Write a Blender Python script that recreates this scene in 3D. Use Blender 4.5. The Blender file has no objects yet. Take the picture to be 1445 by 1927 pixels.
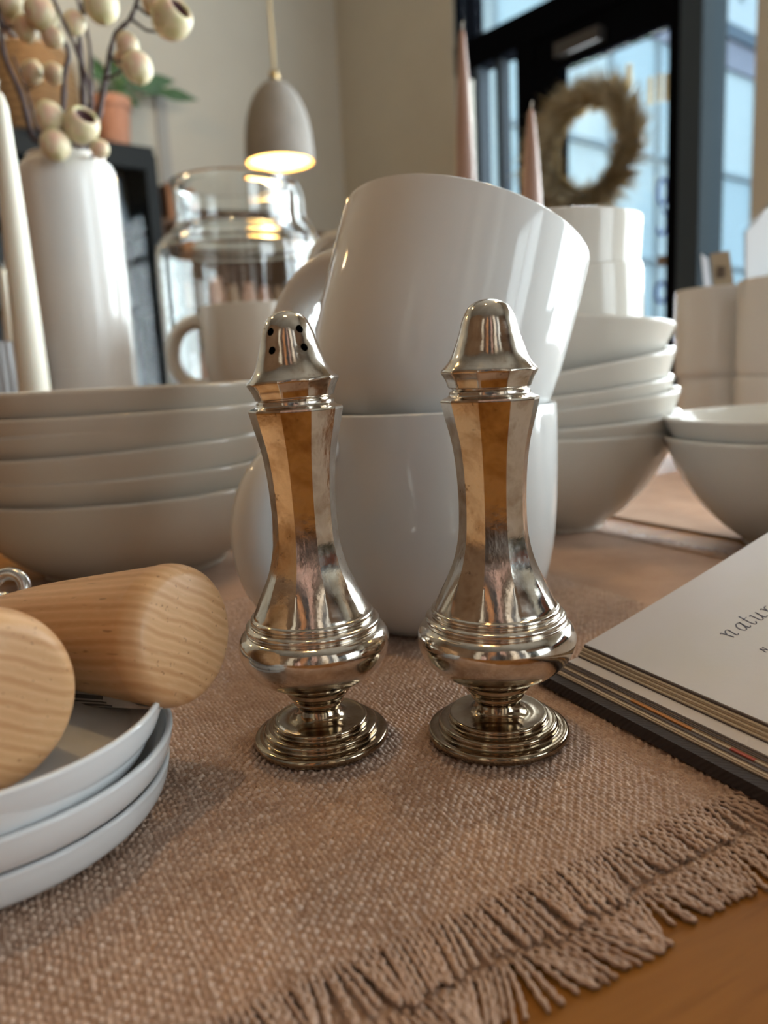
import bpy, math, random
import numpy as np
from mathutils import Vector, Matrix

random.seed(7)
RNG = np.random.default_rng(11)
SC = bpy.context.scene
COL = SC.collection
PI = math.pi

# ------------------------------------------------------------------ camera
FPX, CX, CY = 1447.0, 722.5, 963.5
PITCH, ROLL, CAMH = math.radians(10.3), math.radians(2.9), 0.102
FW = Vector((0, math.cos(PITCH), -math.sin(PITCH)))
R0 = Vector((1, 0, 0))
U0 = R0.cross(FW)
CR = R0 * math.cos(ROLL) - U0 * math.sin(ROLL)
CU = U0 * math.cos(ROLL) + R0 * math.sin(ROLL)
CAM = Vector((0, 0, CAMH))
cam_data = bpy.data.cameras.new('camera')
cam_data.sensor_width = 36.0
cam_data.lens = FPX / 1927.0 * 36.0
cam_data.clip_start = 0.01
cam_data.dof.use_dof = True
cam_data.dof.focus_distance = 0.212
cam_data.dof.aperture_fstop = cam_data.lens / 2.5      # a 2.5 mm aperture
cam = bpy.data.objects.new('camera', cam_data)
COL.objects.link(cam)
cam.matrix_world = Matrix(((CR.x, CU.x, -FW.x, CAM.x), (CR.y, CU.y, -FW.y, CAM.y), (CR.z, CU.z, -FW.z, CAM.z), (0, 0, 0, 1)))
SC.camera = cam

# ------------------------------------------------------------------ world, light, exposure
world = bpy.data.worlds.new('overcast_sky')
SC.world = world
world.use_nodes = True
bg = world.node_tree.nodes['Background']
bg.inputs['Color'].default_value = (0.64, 0.86, 1.0, 1)
bg.inputs['Strength'].default_value = 0.85
SC.view_settings.view_transform = 'Standard'
SC.view_settings.look = 'None'
SC.view_settings.gamma = 1.0
SC.view_settings.use_curve_mapping = False
SC.view_settings.exposure = 0.95
SC.cycles.use_denoising = True
SC.cycles.max_bounces = 6
SC.cycles.diffuse_bounces = 2
SC.cycles.glossy_bounces = 3
SC.cycles.transmission_bounces = 6
SC.cycles.use_adaptive_sampling = True
SC.cycles.adaptive_threshold = 0.2
SC.cycles.transparent_max_bounces = 16
SC.cycles.caustics_reflective = False
SC.cycles.caustics_refractive = False
SC.cycles.sample_clamp_indirect = 6.0

# room frame: s runs along the shop-front wall towards the viewer, t runs away from it into the room
RA = Vector((0.629, -0.777, 0)); RB = Vector((-0.777, -0.629, 0)); RC = Vector((-0.173, 6.143, 0))
FLOOR, CEIL, S_END, T_END = -0.76, 4.1, 9.6, 7.6
def W(s, t, z=0.0):
    return RC + RA * s + RB * t + Vector((0, 0, z))
ROOM_ROT = math.atan2(RA.y, RA.x)

def area_light(name, loc, direction, sx, sy, power, color):
    l = bpy.data.lights.new(name, 'AREA'); l.shape = 'RECTANGLE'
    l.size, l.size_y, l.energy, l.color = sx, sy, power, color
    o = bpy.data.objects.new(name, l); COL.objects.link(o)
    o.location = loc
    d = Vector(direction).normalized()
    zax = -d; yax = Vector((0, 0, 1)); xax = yax.cross(zax).normalized(); yax = zax.cross(xax)
    o.rotation_euler = Matrix((xax, yax, zax)).transposed().to_euler()
    return o
# daylight in the tall shop windows further along the window wall
area_light('window_daylight', W(5.6, -0.22, 0.78), RB, 3.7, 2.55, 240, (0.93, 0.98, 0.98))
area_light('transom_daylight', W(2.15, -0.35, 2.95), RB + Vector((0, 0, -0.35)), 1.8, 1.6, 25, (0.93, 0.98, 0.98))
area_light('door_daylight', W(1.45, -1.6, 1.35), RA * 2.9 + RB * 4.5, 1.9, 2.4, 260, (0.93, 0.98, 0.98))
area_light('rear_fill_light', W(S_END + 0.3, 1.6, 1.0), -RA, 2.1, 2.3, 60, (0.93, 0.98, 0.98))  # added fill from behind the viewer, lifts the mug fronts
def spot_lamp(name, loc, power, radius=0.045, color=(1.0, 0.66, 0.30)):
    l = bpy.data.lights.new(name, 'POINT'); l.energy = power; l.color = color; l.shadow_soft_size = radius
    o = bpy.data.objects.new(name, l); COL.objects.link(o); o.location = loc
    return o
LAMPS = [(0.55, 1.15, 1.45), (-0.12, 0.36, 1.75), tuple(W(0.95, 2.3, 2.0)), (-1.3, 1.4, 1.75), tuple(W(0.95, 4.4, 2.0)), tuple(W(7.9, 4.6, 1.9))]

# ------------------------------------------------------------------ helpers
def pix(x, y):
    return FW + CR * ((x - CX) / FPX) - CU * ((y - CY) / FPX)
def at_y(x, y, Y):
    d = pix(x, y); return CAM + d * (Y / d.y)
def at_z(x, y, z=0.0):
    d = pix(x, y); return CAM + d * ((z - CAMH) / d.z)
def on_s(x, y, s):                       # pixel to the vertical plane s = const
    d = pix(x, y); k = (s + (RC - CAM).dot(RA)) / d.dot(RA)
    p = CAM + d * k; return ((p - RC).dot(RB), p.z)
def on_t(x, y, t):
    d = pix(x, y); k = (t + (RC - CAM).dot(RB)) / d.dot(RB)
    p = CAM + d * k; return ((p - RC).dot(RA), p.z)

def tag(o, label=None, cat=None, group=None, kind=None):
    if label: o['label'] = label
    if cat: o['category'] = cat
    if group: o['group'] = group
    if kind: o['kind'] = kind
    return o
def empty(name, loc=(0, 0, 0), rot=(0, 0, 0)):
    o = bpy.data.objects.new(name, None); COL.objects.link(o)
    o.empty_display_size = 0.02
    o.location = loc; o.rotation_euler = rot
    return o
def thing(name, label, cat, loc=(0, 0, 0), rot=(0, 0, 0), group=None):
    return tag(empty(name, loc, rot), label, cat, group)
def obj(name, mesh, mat=None, parent=None, loc=(0, 0, 0), rot=(0, 0, 0), smooth=None):
    o = bpy.data.objects.new(name, mesh); COL.objects.link(o)
    o.location = loc; o.rotation_euler = rot
    if parent: o.parent = parent
    if mat is not None and not mesh.materials: mesh.materials.append(mat)
    return o
def copy_tree(o, parent=None):
    c = o.copy(); COL.objects.link(c); c.parent = parent
    for ch in list(o.children): copy_tree(ch, c)
    return c

class MB:
    """collects geometry for one mesh"""
    def __init__(s): s.v = []; s.f = []; s.m = []
    def add(s, vs, fs, mi=0):
        n = len(s.v); s.v += [tuple(v) for v in vs]; s.f += [tuple(i + n for i in f) for f in fs]; s.m += [mi] * len(fs); return s
    def box(s, x0, x1, y0, y1, z0, z1, M=None, mi=0):
        vs = [Vector((x, y, z)) for z in (z0, z1) for y in (y0, y1) for x in (x0, x1)]
        if M is not None: vs = [M @ v for v in vs]
        return s.add(vs, [(0, 2, 3, 1), (4, 5, 7, 6), (0, 1, 5, 4), (2, 6, 7, 3), (0, 4, 6, 2), (1, 3, 7, 5)], mi)
    def tube(s, pts, radii, n=8, caps=True, mi=0, flat=1.0):
        pts = [Vector(p) for p in pts]; N = len(pts)
        if not hasattr(radii, '__len__'): radii = [radii] * N
        vs = []; up = None
        for i, p in enumerate(pts):
            t = (pts[min(i + 1, N - 1)] - pts[max(i - 1, 0)]).normalized()
            if up is None:
                up = Vector((0, 0, 1)) if abs(t.z) < 0.9 else Vector((0, 1, 0))
            a = t.cross(up).normalized(); b = a.cross(t).normalized(); up = b
            for k in range(n):
                q = 2 * PI * k / n
                vs.append(p + a * (radii[i] * math.cos(q)) + b * (radii[i] * flat * math.sin(q)))
        fs = [(i * n + k, (i + 1) * n + k, (i + 1) * n + (k + 1) % n, i * n + (k + 1) % n) for i in range(N - 1) for k in range(n)]
        if caps: fs += [tuple(range(n)), tuple((N - 1) * n + k for k in range(n - 1, -1, -1))]
        return s.add(vs, fs, mi)
    def lathe(s, prof, n=64, M=None, facet=None, mi=0):
        """prof: (r, z[, k]) with k the strength of the flat facets; r = 0 closes the surface"""
        vs = []; rows = []
        for p in prof:
            r, z = p[0], p[1]; k = p[2] if len(p) > 2 else 0.0
            if r < 1e-7:
                rows.append([len(vs)]); vs.append(Vector((0, 0, z)))
            else:
                row = []
                for i in range(n):
                    q = 2 * PI * i / n; rr = r
                    if facet and k:
                        w = 2 * PI / facet; d = (q % w) - w / 2
                        rr = r * (1 - k + k * math.cos(w / 2) / math.cos(d))
                    row.append(len(vs)); vs.append(Vector((rr * math.cos(q), rr * math.sin(q), z)))
                rows.append(row)
        fs = []
        for A, B in zip(rows, rows[1:]):
            if len(A) == 1 and len(B) == 1: continue
            for i in range(n):
                j = (i + 1) % n
                if len(A) == 1: fs.append((A[0], B[j], B[i]))
                elif len(B) == 1: fs.append((A[i], A[j], B[0]))
                else: fs.append((A[i], A[j], B[j], B[i]))
        if M is not None: vs = [M @ v for v in vs]
        return s.add(vs, fs, mi)
    def mesh(s, name, smooth=True, angle=None):
        m = bpy.data.meshes.new(name); m.from_pydata(s.v, [], s.f)
        m.polygons.foreach_set('use_smooth', [smooth] * len(m.polygons))
        if any(s.m): m.polygons.foreach_set('material_index', s.m)
        m.update()
        if smooth and angle: m.set_sharp_from_angle(angle=math.radians(angle))
        return m

def spline(pts, sub=6):
    """Catmull-Rom through tuples of any length"""
    P = [np.array(p, float) for p in pts]; out = []
    for i in range(len(P) - 1):
        p0, p1, p2, p3 = P[max(i - 1, 0)], P[i], P[i + 1], P[min(i + 2, len(P) - 1)]
        for k in range(sub):
            t = k / sub
            out.append(0.5 * ((2 * p1) + (-p0 + p2) * t + (2 * p0 - 5 * p1 + 4 * p2 - p3) * t * t + (-p0 + 3 * p1 - 3 * p2 + p3) * t ** 3))
    out.append(P[-1]); return out
def fix(prof):
    return [tuple([max(0.0, p[0])] + list(p[1:])) for p in prof]

# ------------------------------------------------------------------ materials
def mat(name, color, rough=0.5, metal=0.0, spec=0.5, coat=0.0, trans=0.0, ior=1.5, emit=None, estr=0.0, sss=0.0):
    m = bpy.data.materials.new(name); m.use_nodes = True
    b = m.node_tree.nodes['Principled BSDF']
    b.inputs['Base Color'].default_value = (*color, 1)
    b.inputs['Roughness'].default_value = rough; b.inputs['Metallic'].default_value = metal
    b.inputs['Specular IOR Level'].default_value = spec; b.inputs['Coat Weight'].default_value = coat
    b.inputs['Coat Roughness'].default_value = 0.03
    b.inputs['Transmission Weight'].default_value = trans; b.inputs['IOR'].default_value = ior
    if emit: b.inputs['Emission Color'].default_value = (*emit, 1); b.inputs['Emission Strength'].default_value = estr
    if sss:
        b.inputs['Subsurface Weight'].default_value = sss; b.inputs['Subsurface Radius'].default_value = (0.012, 0.008, 0.006); b.inputs['Subsurface Scale'].default_value = 0.3
    return m
def nodes(m): return m.node_tree.nodes, m.node_tree.links, m.node_tree.nodes['Principled BSDF']
def coords(m, scale=(1, 1, 1), kind='Object', rot=(0, 0, 0)):
    N, L, b = nodes(m)
    tc = N.new('ShaderNodeTexCoord'); mp = N.new('ShaderNodeMapping')
    mp.inputs['Scale'].default_value = scale; mp.inputs['Rotation'].default_value = rot
    L.new(tc.outputs[kind], mp.inputs['Vector']); return mp.outputs['Vector']
def noise(m, vec, scale, detail=4, rough=0.55, dist=0.0):
    N, L, b = nodes(m); n = N.new('ShaderNodeTexNoise')
    n.inputs['Scale'].default_value = scale; n.inputs['Detail'].default_value = detail
    n.inputs['Roughness'].default_value = rough; n.inputs['Distortion'].default_value = dist
    L.new(vec, n.inputs['Vector']); return n.outputs['Fac']
def ramp(m, fac, stops):
    N, L, b = nodes(m); r = N.new('ShaderNodeValToRGB'); e = r.color_ramp.elements
    while len(e) < len(stops): e.new(0.5)
    for el, (p, c) in zip(e, stops): el.position = p; el.color = (*c, 1) if len(c) == 3 else c
    L.new(fac, r.inputs['Fac']); return r.outputs['Color']
def mixc(m, fac, a, b_, mode='MIX'):
    N, L, b = nodes(m); x = N.new('ShaderNodeMix'); x.data_type = 'RGBA'; x.blend_type = mode
    if isinstance(fac, (int, float)): x.inputs[0].default_value = fac
    else: L.new(fac, x.inputs[0])
    for i, v in ((6, a), (7, b_)):
        if isinstance(v, tuple): x.inputs[i].default_value = (*v, 1)
        else: L.new(v, x.inputs[i])
    return x.outputs[2]
def bump(m, h, strength=0.2, dist=0.001, chain=None):
    N, L, b = nodes(m); n = N.new('ShaderNodeBump'); n.inputs['Strength'].default_value = strength; n.inputs['Distance'].default_value = dist
    L.new(h, n.inputs['Height'])
    if chain: L.new(chain, n.inputs['Normal'])
    return n.outputs['Normal']
def setin(m, name, out):
    N, L, b = nodes(m); L.new(out, b.inputs[name])
def varied(name, c1, c2, scale=8, **kw):
    m = mat(name, c1, **kw); f = noise(m, coords(m), scale)
    setin(m, 'Base Color', ramp(m, f, [(0.3, c1), (0.7, c2)])); return m

def porcelain(name, color, rough=0.06):
    m = mat(name, color, rough=rough, spec=0.34)
    v = coords(m)
    c = np.array(color)
    setin(m, 'Base Color', ramp(m, noise(m, v, 6, 1), [(0.3, tuple(c * 0.985)), (0.7, tuple(np.minimum(1, c * 1.01)))]))
    return m
M_MUG = porcelain('white_glazed_porcelain', (0.80, 0.795, 0.775))
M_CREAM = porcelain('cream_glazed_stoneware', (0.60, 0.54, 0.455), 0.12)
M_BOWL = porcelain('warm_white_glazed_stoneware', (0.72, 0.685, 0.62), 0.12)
M_DISH = porcelain('cool_white_porcelain', (0.80, 0.81, 0.815), 0.10)
M_VASE = porcelain('white_ceramic_vase_glaze', (0.80, 0.79, 0.77), 0.12)
M_PLANTER = porcelain('white_satin_ceramic', (0.71, 0.705, 0.695), 0.22)

def silver(name='old_silver', c1=(0.74, 0.685, 0.61), c2=(0.38, 0.265, 0.16), lo=0.42):
    m = mat(name, (0.8, 0.75, 0.68), rough=0.13, metal=1.0)
    v = coords(m)
    a = noise(m, v, 170, 6, 0.62, 0.4)
    big = noise(m, v, 55, 3, 0.5)
    fac = mixc(m, 0.45, ramp(m, a, [(lo, (0, 0, 0)), (lo + 0.3, (1, 1, 1))]), ramp(m, big, [(0.40, (0, 0, 0)), (0.75, (1, 1, 1))]), 'MULTIPLY')
    col = mixc(m, fac, c1, c2)
    speck = ramp(m, noise(m, v, 620, 3, 0.6), [(0.60, (0, 0, 0)), (0.70, (1, 1, 1))])
    speck2 = mixc(m, 1.0, speck, ramp(m, noise(m, v, 110, 2), [(0.52, (0, 0, 0)), (0.66, (0.8, 0.8, 0.8))]), 'MULTIPLY')
    setin(m, 'Base Color', mixc(m, speck2, col, (0.16, 0.11, 0.07)))
    setin(m, 'Roughness', ramp(m, noise(m, v, 240, 5, 0.65), [(0.3, (0.075,) * 3), (0.75, (0.21,) * 3)]))
    sv = coords(m, (900, 900, 60)); n1 = noise(m, sv, 1.0, 3)
    n2 = noise(m, v, 260, 3)
    setin(m, 'Normal', bump(m, n2, 0.10, 0.0006, bump(m, n1, 0.035, 0.0004)))
    return m
M_SILVER = silver()
M_TARNISH = silver('tarnished_silver', (0.46, 0.385, 0.28), (0.24, 0.155, 0.085), 0.34)
M_DARK = mat('dark_hollow', (0.012, 0.01, 0.009), rough=0.8)
M_STEEL = mat('brushed_steel', (0.62, 0.61, 0.60), rough=0.22, metal=1.0)
M_BLACKMETAL = mat('black_powder_coat', (0.004, 0.0045, 0.006), rough=0.8, spec=0.0)
M_MULLION = mat('sky_tinted_aluminium', (0.050, 0.068, 0.088), rough=0.7, spec=0.15)  # sky light on the frame side put into the base colour as blue

def beech():
    m = mat('oiled_beech', (0.6, 0.36, 0.18), rough=0.42, spec=0.4)
    N, L, b = nodes(m)
    v = coords(m)
    warp = noise(m, coords(m, (25, 25, 9)), 1.0, 3)
    w = N.new('ShaderNodeTexWave'); w.wave_type = 'BANDS'; w.bands_direction = 'Y'
    w.inputs['Scale'].default_value = 75; w.inputs['Distortion'].default_value = 5.0; w.inputs['Detail'].default_value = 3; w.inputs['Detail Scale'].default_value = 0.5
    L.new(coords(m, (1, 1, 0.22)), w.inputs['Vector'])
    base = ramp(m, w.outputs['Fac'], [(0.0, (0.66, 0.37, 0.175)), (0.55, (0.78, 0.475, 0.25)), (1.0, (0.56, 0.28, 0.115))])
    base = mixc(m, 0.35, base, ramp(m, warp, [(0.3, (0.50, 0.26, 0.11)), (0.7, (0.76, 0.49, 0.27))]))
    fl = noise(m, coords(m, (900, 900, 110)), 1.0, 1)
    base = mixc(m, ramp(m, fl, [(0.70, (0, 0, 0)), (0.75, (0.75, 0.75, 0.75))]), base, (0.27, 0.12, 0.045))
    ray = noise(m, coords(m, (300, 1500, 300)), 1.0, 2)
    base = mixc(m, ramp(m, ray, [(0.5, (0, 0, 0)), (0.8, (0.25, 0.25, 0.25))]), base, (0.82, 0.60, 0.38))
    setin(m, 'Base Color', base)
    setin(m, 'Normal', bump(m, fl, 0.06, 0.0003))
    return m
M_BEECH = beech()
def oak(name='honey_oak', c1=(0.40, 0.175, 0.038), c2=(0.27, 0.10, 0.018), sc=(9, 70, 9), rough=0.32):
    m = mat(name, c1, rough=rough, spec=0.12)
    f = noise(m, coords(m, sc), 1.0, 6, 0.6, 0.6)
    g = noise(m, coords(m, (sc[0] * 3, sc[1] * 6, sc[2] * 3)), 1.0, 3)
    c = ramp(m, f, [(0.3, c2), (0.62, c1)])
    setin(m, 'Base Color', mixc(m, ramp(m, g, [(0.55, (0, 0, 0)), (0.75, (0.45,) * 3)]), c, tuple(np.array(c2) * 0.6)))
    setin(m, 'Normal', bump(m, g, 0.08, 0.0005)); return m
M_TABLE = oak(c1=(0.36, 0.15, 0.028), c2=(0.24, 0.088, 0.014), rough=0.62)
M_SHELFWOOD = oak('dark_walnut_shelf', (0.16, 0.085, 0.045), (0.09, 0.045, 0.024), (6, 40, 6), 0.4)

LINEN_A, LINEN_B = (0.55, 0.345, 0.24), (0.39, 0.235, 0.16)
def linen(name, relief):
    m = mat(name, LINEN_A, rough=0.5, spec=0.4)
    N, L, b = nodes(m)
    v = coords(m)
    c = ramp(m, noise(m, v, 38, 3), [(0.25, LINEN_B), (0.75, LINEN_A)])
    at = N.new('ShaderNodeAttribute'); at.attribute_name = 'yarn_tint'
    c = mixc(m, at.outputs['Fac'], c, (0.80, 0.60, 0.47))
    fib = noise(m, coords(m, (2600, 2600, 2600)), 1.0, 2)
    c = mixc(m, ramp(m, fib, [(0.5, (0, 0, 0)), (0.8, (0.35,) * 3)]), c, (0.17, 0.105, 0.075))
    setin(m, 'Base Color', c)
    b.inputs['Sheen Weight'].default_value = 0.0 if relief else 0.12
    if relief: b.inputs['Specular IOR Level'].default_value = 0.08; b.inputs['Roughness'].default_value = 0.85
    nrm = bump(m, fib, 0.25, 0.0003)
    if relief:
        w1 = N.new('ShaderNodeTexWave'); w1.bands_direction = 'X'; w1.inputs['Scale'].default_value = 2 * PI / (20 * 0.00128) ; w1.inputs['Distortion'].default_value = 0.6
        w2 = N.new('ShaderNodeTexWave'); w2.bands_direction = 'Y'; w2.inputs['Scale'].default_value = 2 * PI / (20 * 0.00128); w2.inputs['Distortion'].default_value = 0.6
        L.new(v, w1.inputs['Vector']); L.new(v, w2.inputs['Vector'])
        h = mixc(m, 0.5, w1.outputs['Color'], w2.outputs['Color'])
        nrm = bump(m, h, 0.7, 0.0005, nrm)
    setin(m, 'Normal', nrm)
    return m
M_LINEN = linen('mauve_brown_linen', False)
M_LINEN_FAR = linen('mauve_brown_linen_flat', True)

M_WALL = varied('greige_wall_paint', (0.56, 0.525, 0.45), (0.59, 0.555, 0.475), 3, rough=0.85, spec=0.2)
M_CEIL = mat('taupe_ceiling_paint', (0.30, 0.275, 0.24), rough=0.9)
M_PANEL = oak('stained_timber_panelling', (0.20, 0.115, 0.065), (0.12, 0.065, 0.036), (2, 16, 2), 0.55)
M_FLOORWOOD = oak('brown_floor_boards', (0.22, 0.125, 0.07), (0.13, 0.07, 0.04), (1.5, 14, 1.5), 0.4)
def thin_glass(name, tint=(0.96, 0.985, 1.0), refl=1.0):
    m = bpy.data.materials.new(name); m.use_nodes = True
    N, L = m.node_tree.nodes, m.node_tree.links; N.clear()
    o = N.new('ShaderNodeOutputMaterial'); mx = N.new('ShaderNodeMixShader'); mx.inputs[0].default_value = 0.04
    tr = N.new('ShaderNodeBsdfTransparent'); tr.inputs['Color'].default_value = (*tint, 1)
    gl = N.new('ShaderNodeBsdfGlossy'); gl.inputs['Roughness'].default_value = 0.02; gl.inputs['Color'].default_value = (refl, refl, refl, 1)
    L.new(tr.outputs[0], mx.inputs[1]); L.new(gl.outputs[0], mx.inputs[2]); L.new(mx.outputs[0], o.inputs[0])
    return m
M_PANE = thin_glass('window_glass')
M_CABGLASS = thin_glass('cabinet_glass', (0.9, 0.93, 0.95), 0.22)
M_JAR = mat('clear_blown_glass', (0.97, 0.99, 0.98), rough=0.0, trans=1.0, ior=1.46)
M_BAND = mat('slate_fascia', (0.13, 0.19, 0.26), rough=0.6)

# ------------------------------------------------------------------ room shell
def room_box(name, s0, s1, t0, t1, z0, z1, m, parent=None, kind='structure', label=None):
    mb = MB(); c = W(s0, t0, z0)
    M = Matrix((( RA.x, RB.x, 0, 0), (RA.y, RB.y, 0, 0), (0, 0, 1, 0), (0, 0, 0, 1)))
    mb.box(0, s1 - s0, 0, t1 - t0, 0, z1 - z0, M)
    # RA x RB points down, so turn the faces round
    mb.f = [tuple(reversed(f)) for f in mb.f]
    o = obj(name, mb.mesh(name, False), m, parent, loc=c if parent is None else c - parent.location)
    if parent is None and kind: o['kind'] = kind
    if label: o['label'] = label
    return o

def plank_floor():
    o = empty('floor', W(0, 0, FLOOR)); o['kind'] = 'structure'
    mb = MB(); M = Matrix(((RA.x, RB.x, 0, 0), (RA.y, RB.y, 0, 0), (0, 0, 1, 0), (0, 0, 0, 1)))
    mb.box(-0.2, S_END + 0.2, -0.2, T_END + 0.2, -0.1, 0, M); mb.f = [tuple(reversed(f)) for f in mb.f]
    obj('floor_slab', mb.mesh('floor_slab', False), M_FLOORWOOD, o)
plank_floor()
room_box('ceiling', -0.2, S_END + 0.2, -0.2, T_END + 0.2, CEIL, CEIL + 0.1, M_CEIL)
room_box('wall_left', -0.2, 0.0, -0.2, T_END + 0.2, FLOOR, CEIL, M_WALL)
def wall_near():
    o = empty('wall_near', W(S_END, 0, FLOOR)); o['kind'] = 'structure'
    for n, t0, t1, z0, z1 in (('wall_pier', -0.2, 0.5, FLOOR, CEIL), ('wall_pier', 2.7, T_END + 0.2, FLOOR, CEIL), ('wall_sill', 0.5, 2.7, FLOOR, -0.2), ('wall_head', 0.5, 2.7, 2.2, CEIL)):
        room_box(n, S_END, S_END + 0.2, t0, t1, z0, z1, M_PANEL, o)
    w = empty('fill_window', W(S_END, 0.5, -0.2)); w['kind'] = 'structure'  # unseen window, added as the opening for the rear fill
    for t in (0.5, 1.575, 2.65): room_box('mullion', S_END + 0.06, S_END + 0.12, t, t + 0.05, -0.2, 2.2, M_BLACKMETAL, w)
    for z in (-0.2, 2.15): room_box('frame_rail', S_END + 0.06, S_END + 0.12, 0.55, 2.65, z, z + 0.05, M_BLACKMETAL, w)
    for t in (0.55, 1.625): room_box('pane', S_END + 0.088, S_END + 0.092, t, t + 1.025, -0.15, 2.15, M_PANE, w)
wall_near()
room_box('wall_far_side', 0.0, S_END, T_END, T_END + 0.2, FLOOR, CEIL, M_PANEL)
# the window wall, in pieces around its openings
def wall_right():
    o = empty('wall_right', W(0, 0, FLOOR)); o['kind'] = 'structure'
    for n, s0, s1, z0, z1 in (('wall_pier', 0, 1.19, FLOOR, CEIL), ('wall_pier', 3.085, 3.72, FLOOR, CEIL), ('wall_pier', 7.5, S_END, FLOOR, CEIL),
                          ('wall_head', 1.19, 3.085, 3.85, CEIL), ('wall_head', 3.72, 7.5, 2.1, CEIL), ('wall_sill', 3.72, 7.5, FLOOR, -0.55)):
        room_box(n, s0, s1, -0.2, 0.0, z0, z1, M_WALL, o)
wall_right()
for nm, a in (('baseboard_left', (0.0, 0.015, 0.0, T_END)), ('baseboard_right', (0.015, 1.19, 0.0, 0.015))):
    room_box(nm, a[0], a[1], a[2], a[3], FLOOR, FLOOR + 0.12, M_CEIL)
# big windows out of frame on the right: frame and mullions only matter in reflections
def shop_window(name, s0, s1, z0, z1, cols, rows_at):
    o = empty(name, W(s0, 0, z0)); o['kind'] = 'structure'
    w = 0.05
    room_box('frame_rail', s0, s1, -0.13, -0.05, z0, z0 + w, M_BLACKMETAL, o); room_box('frame_rail', s0, s1, -0.13, -0.05, z1 - w, z1, M_BLACKMETAL, o)
    for i in range(cols + 1):
        s = s0 + (s1 - s0 - w) * i / cols
        room_box('mullion', s, s + w, -0.13, -0.05, z0 + w, z1 - w, M_BLACKMETAL, o)
    for z in rows_at: room_box('transom', s0 + w, s1 - w, -0.12, -0.06, z, z + w, M_BLACKMETAL, o)
    for i in range(cols):
        a = s0 + (s1 - s0 - w) * i / cols + w; b = s0 + (s1 - s0 - w) * (i + 1) / cols
        room_box('pane', a, b, -0.095, -0.09, z0 + w, z1 - w, M_PANE, o)
shop_window('window_2', 3.72, 7.5, -0.55, 2.1, 4, [1.5])

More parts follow.
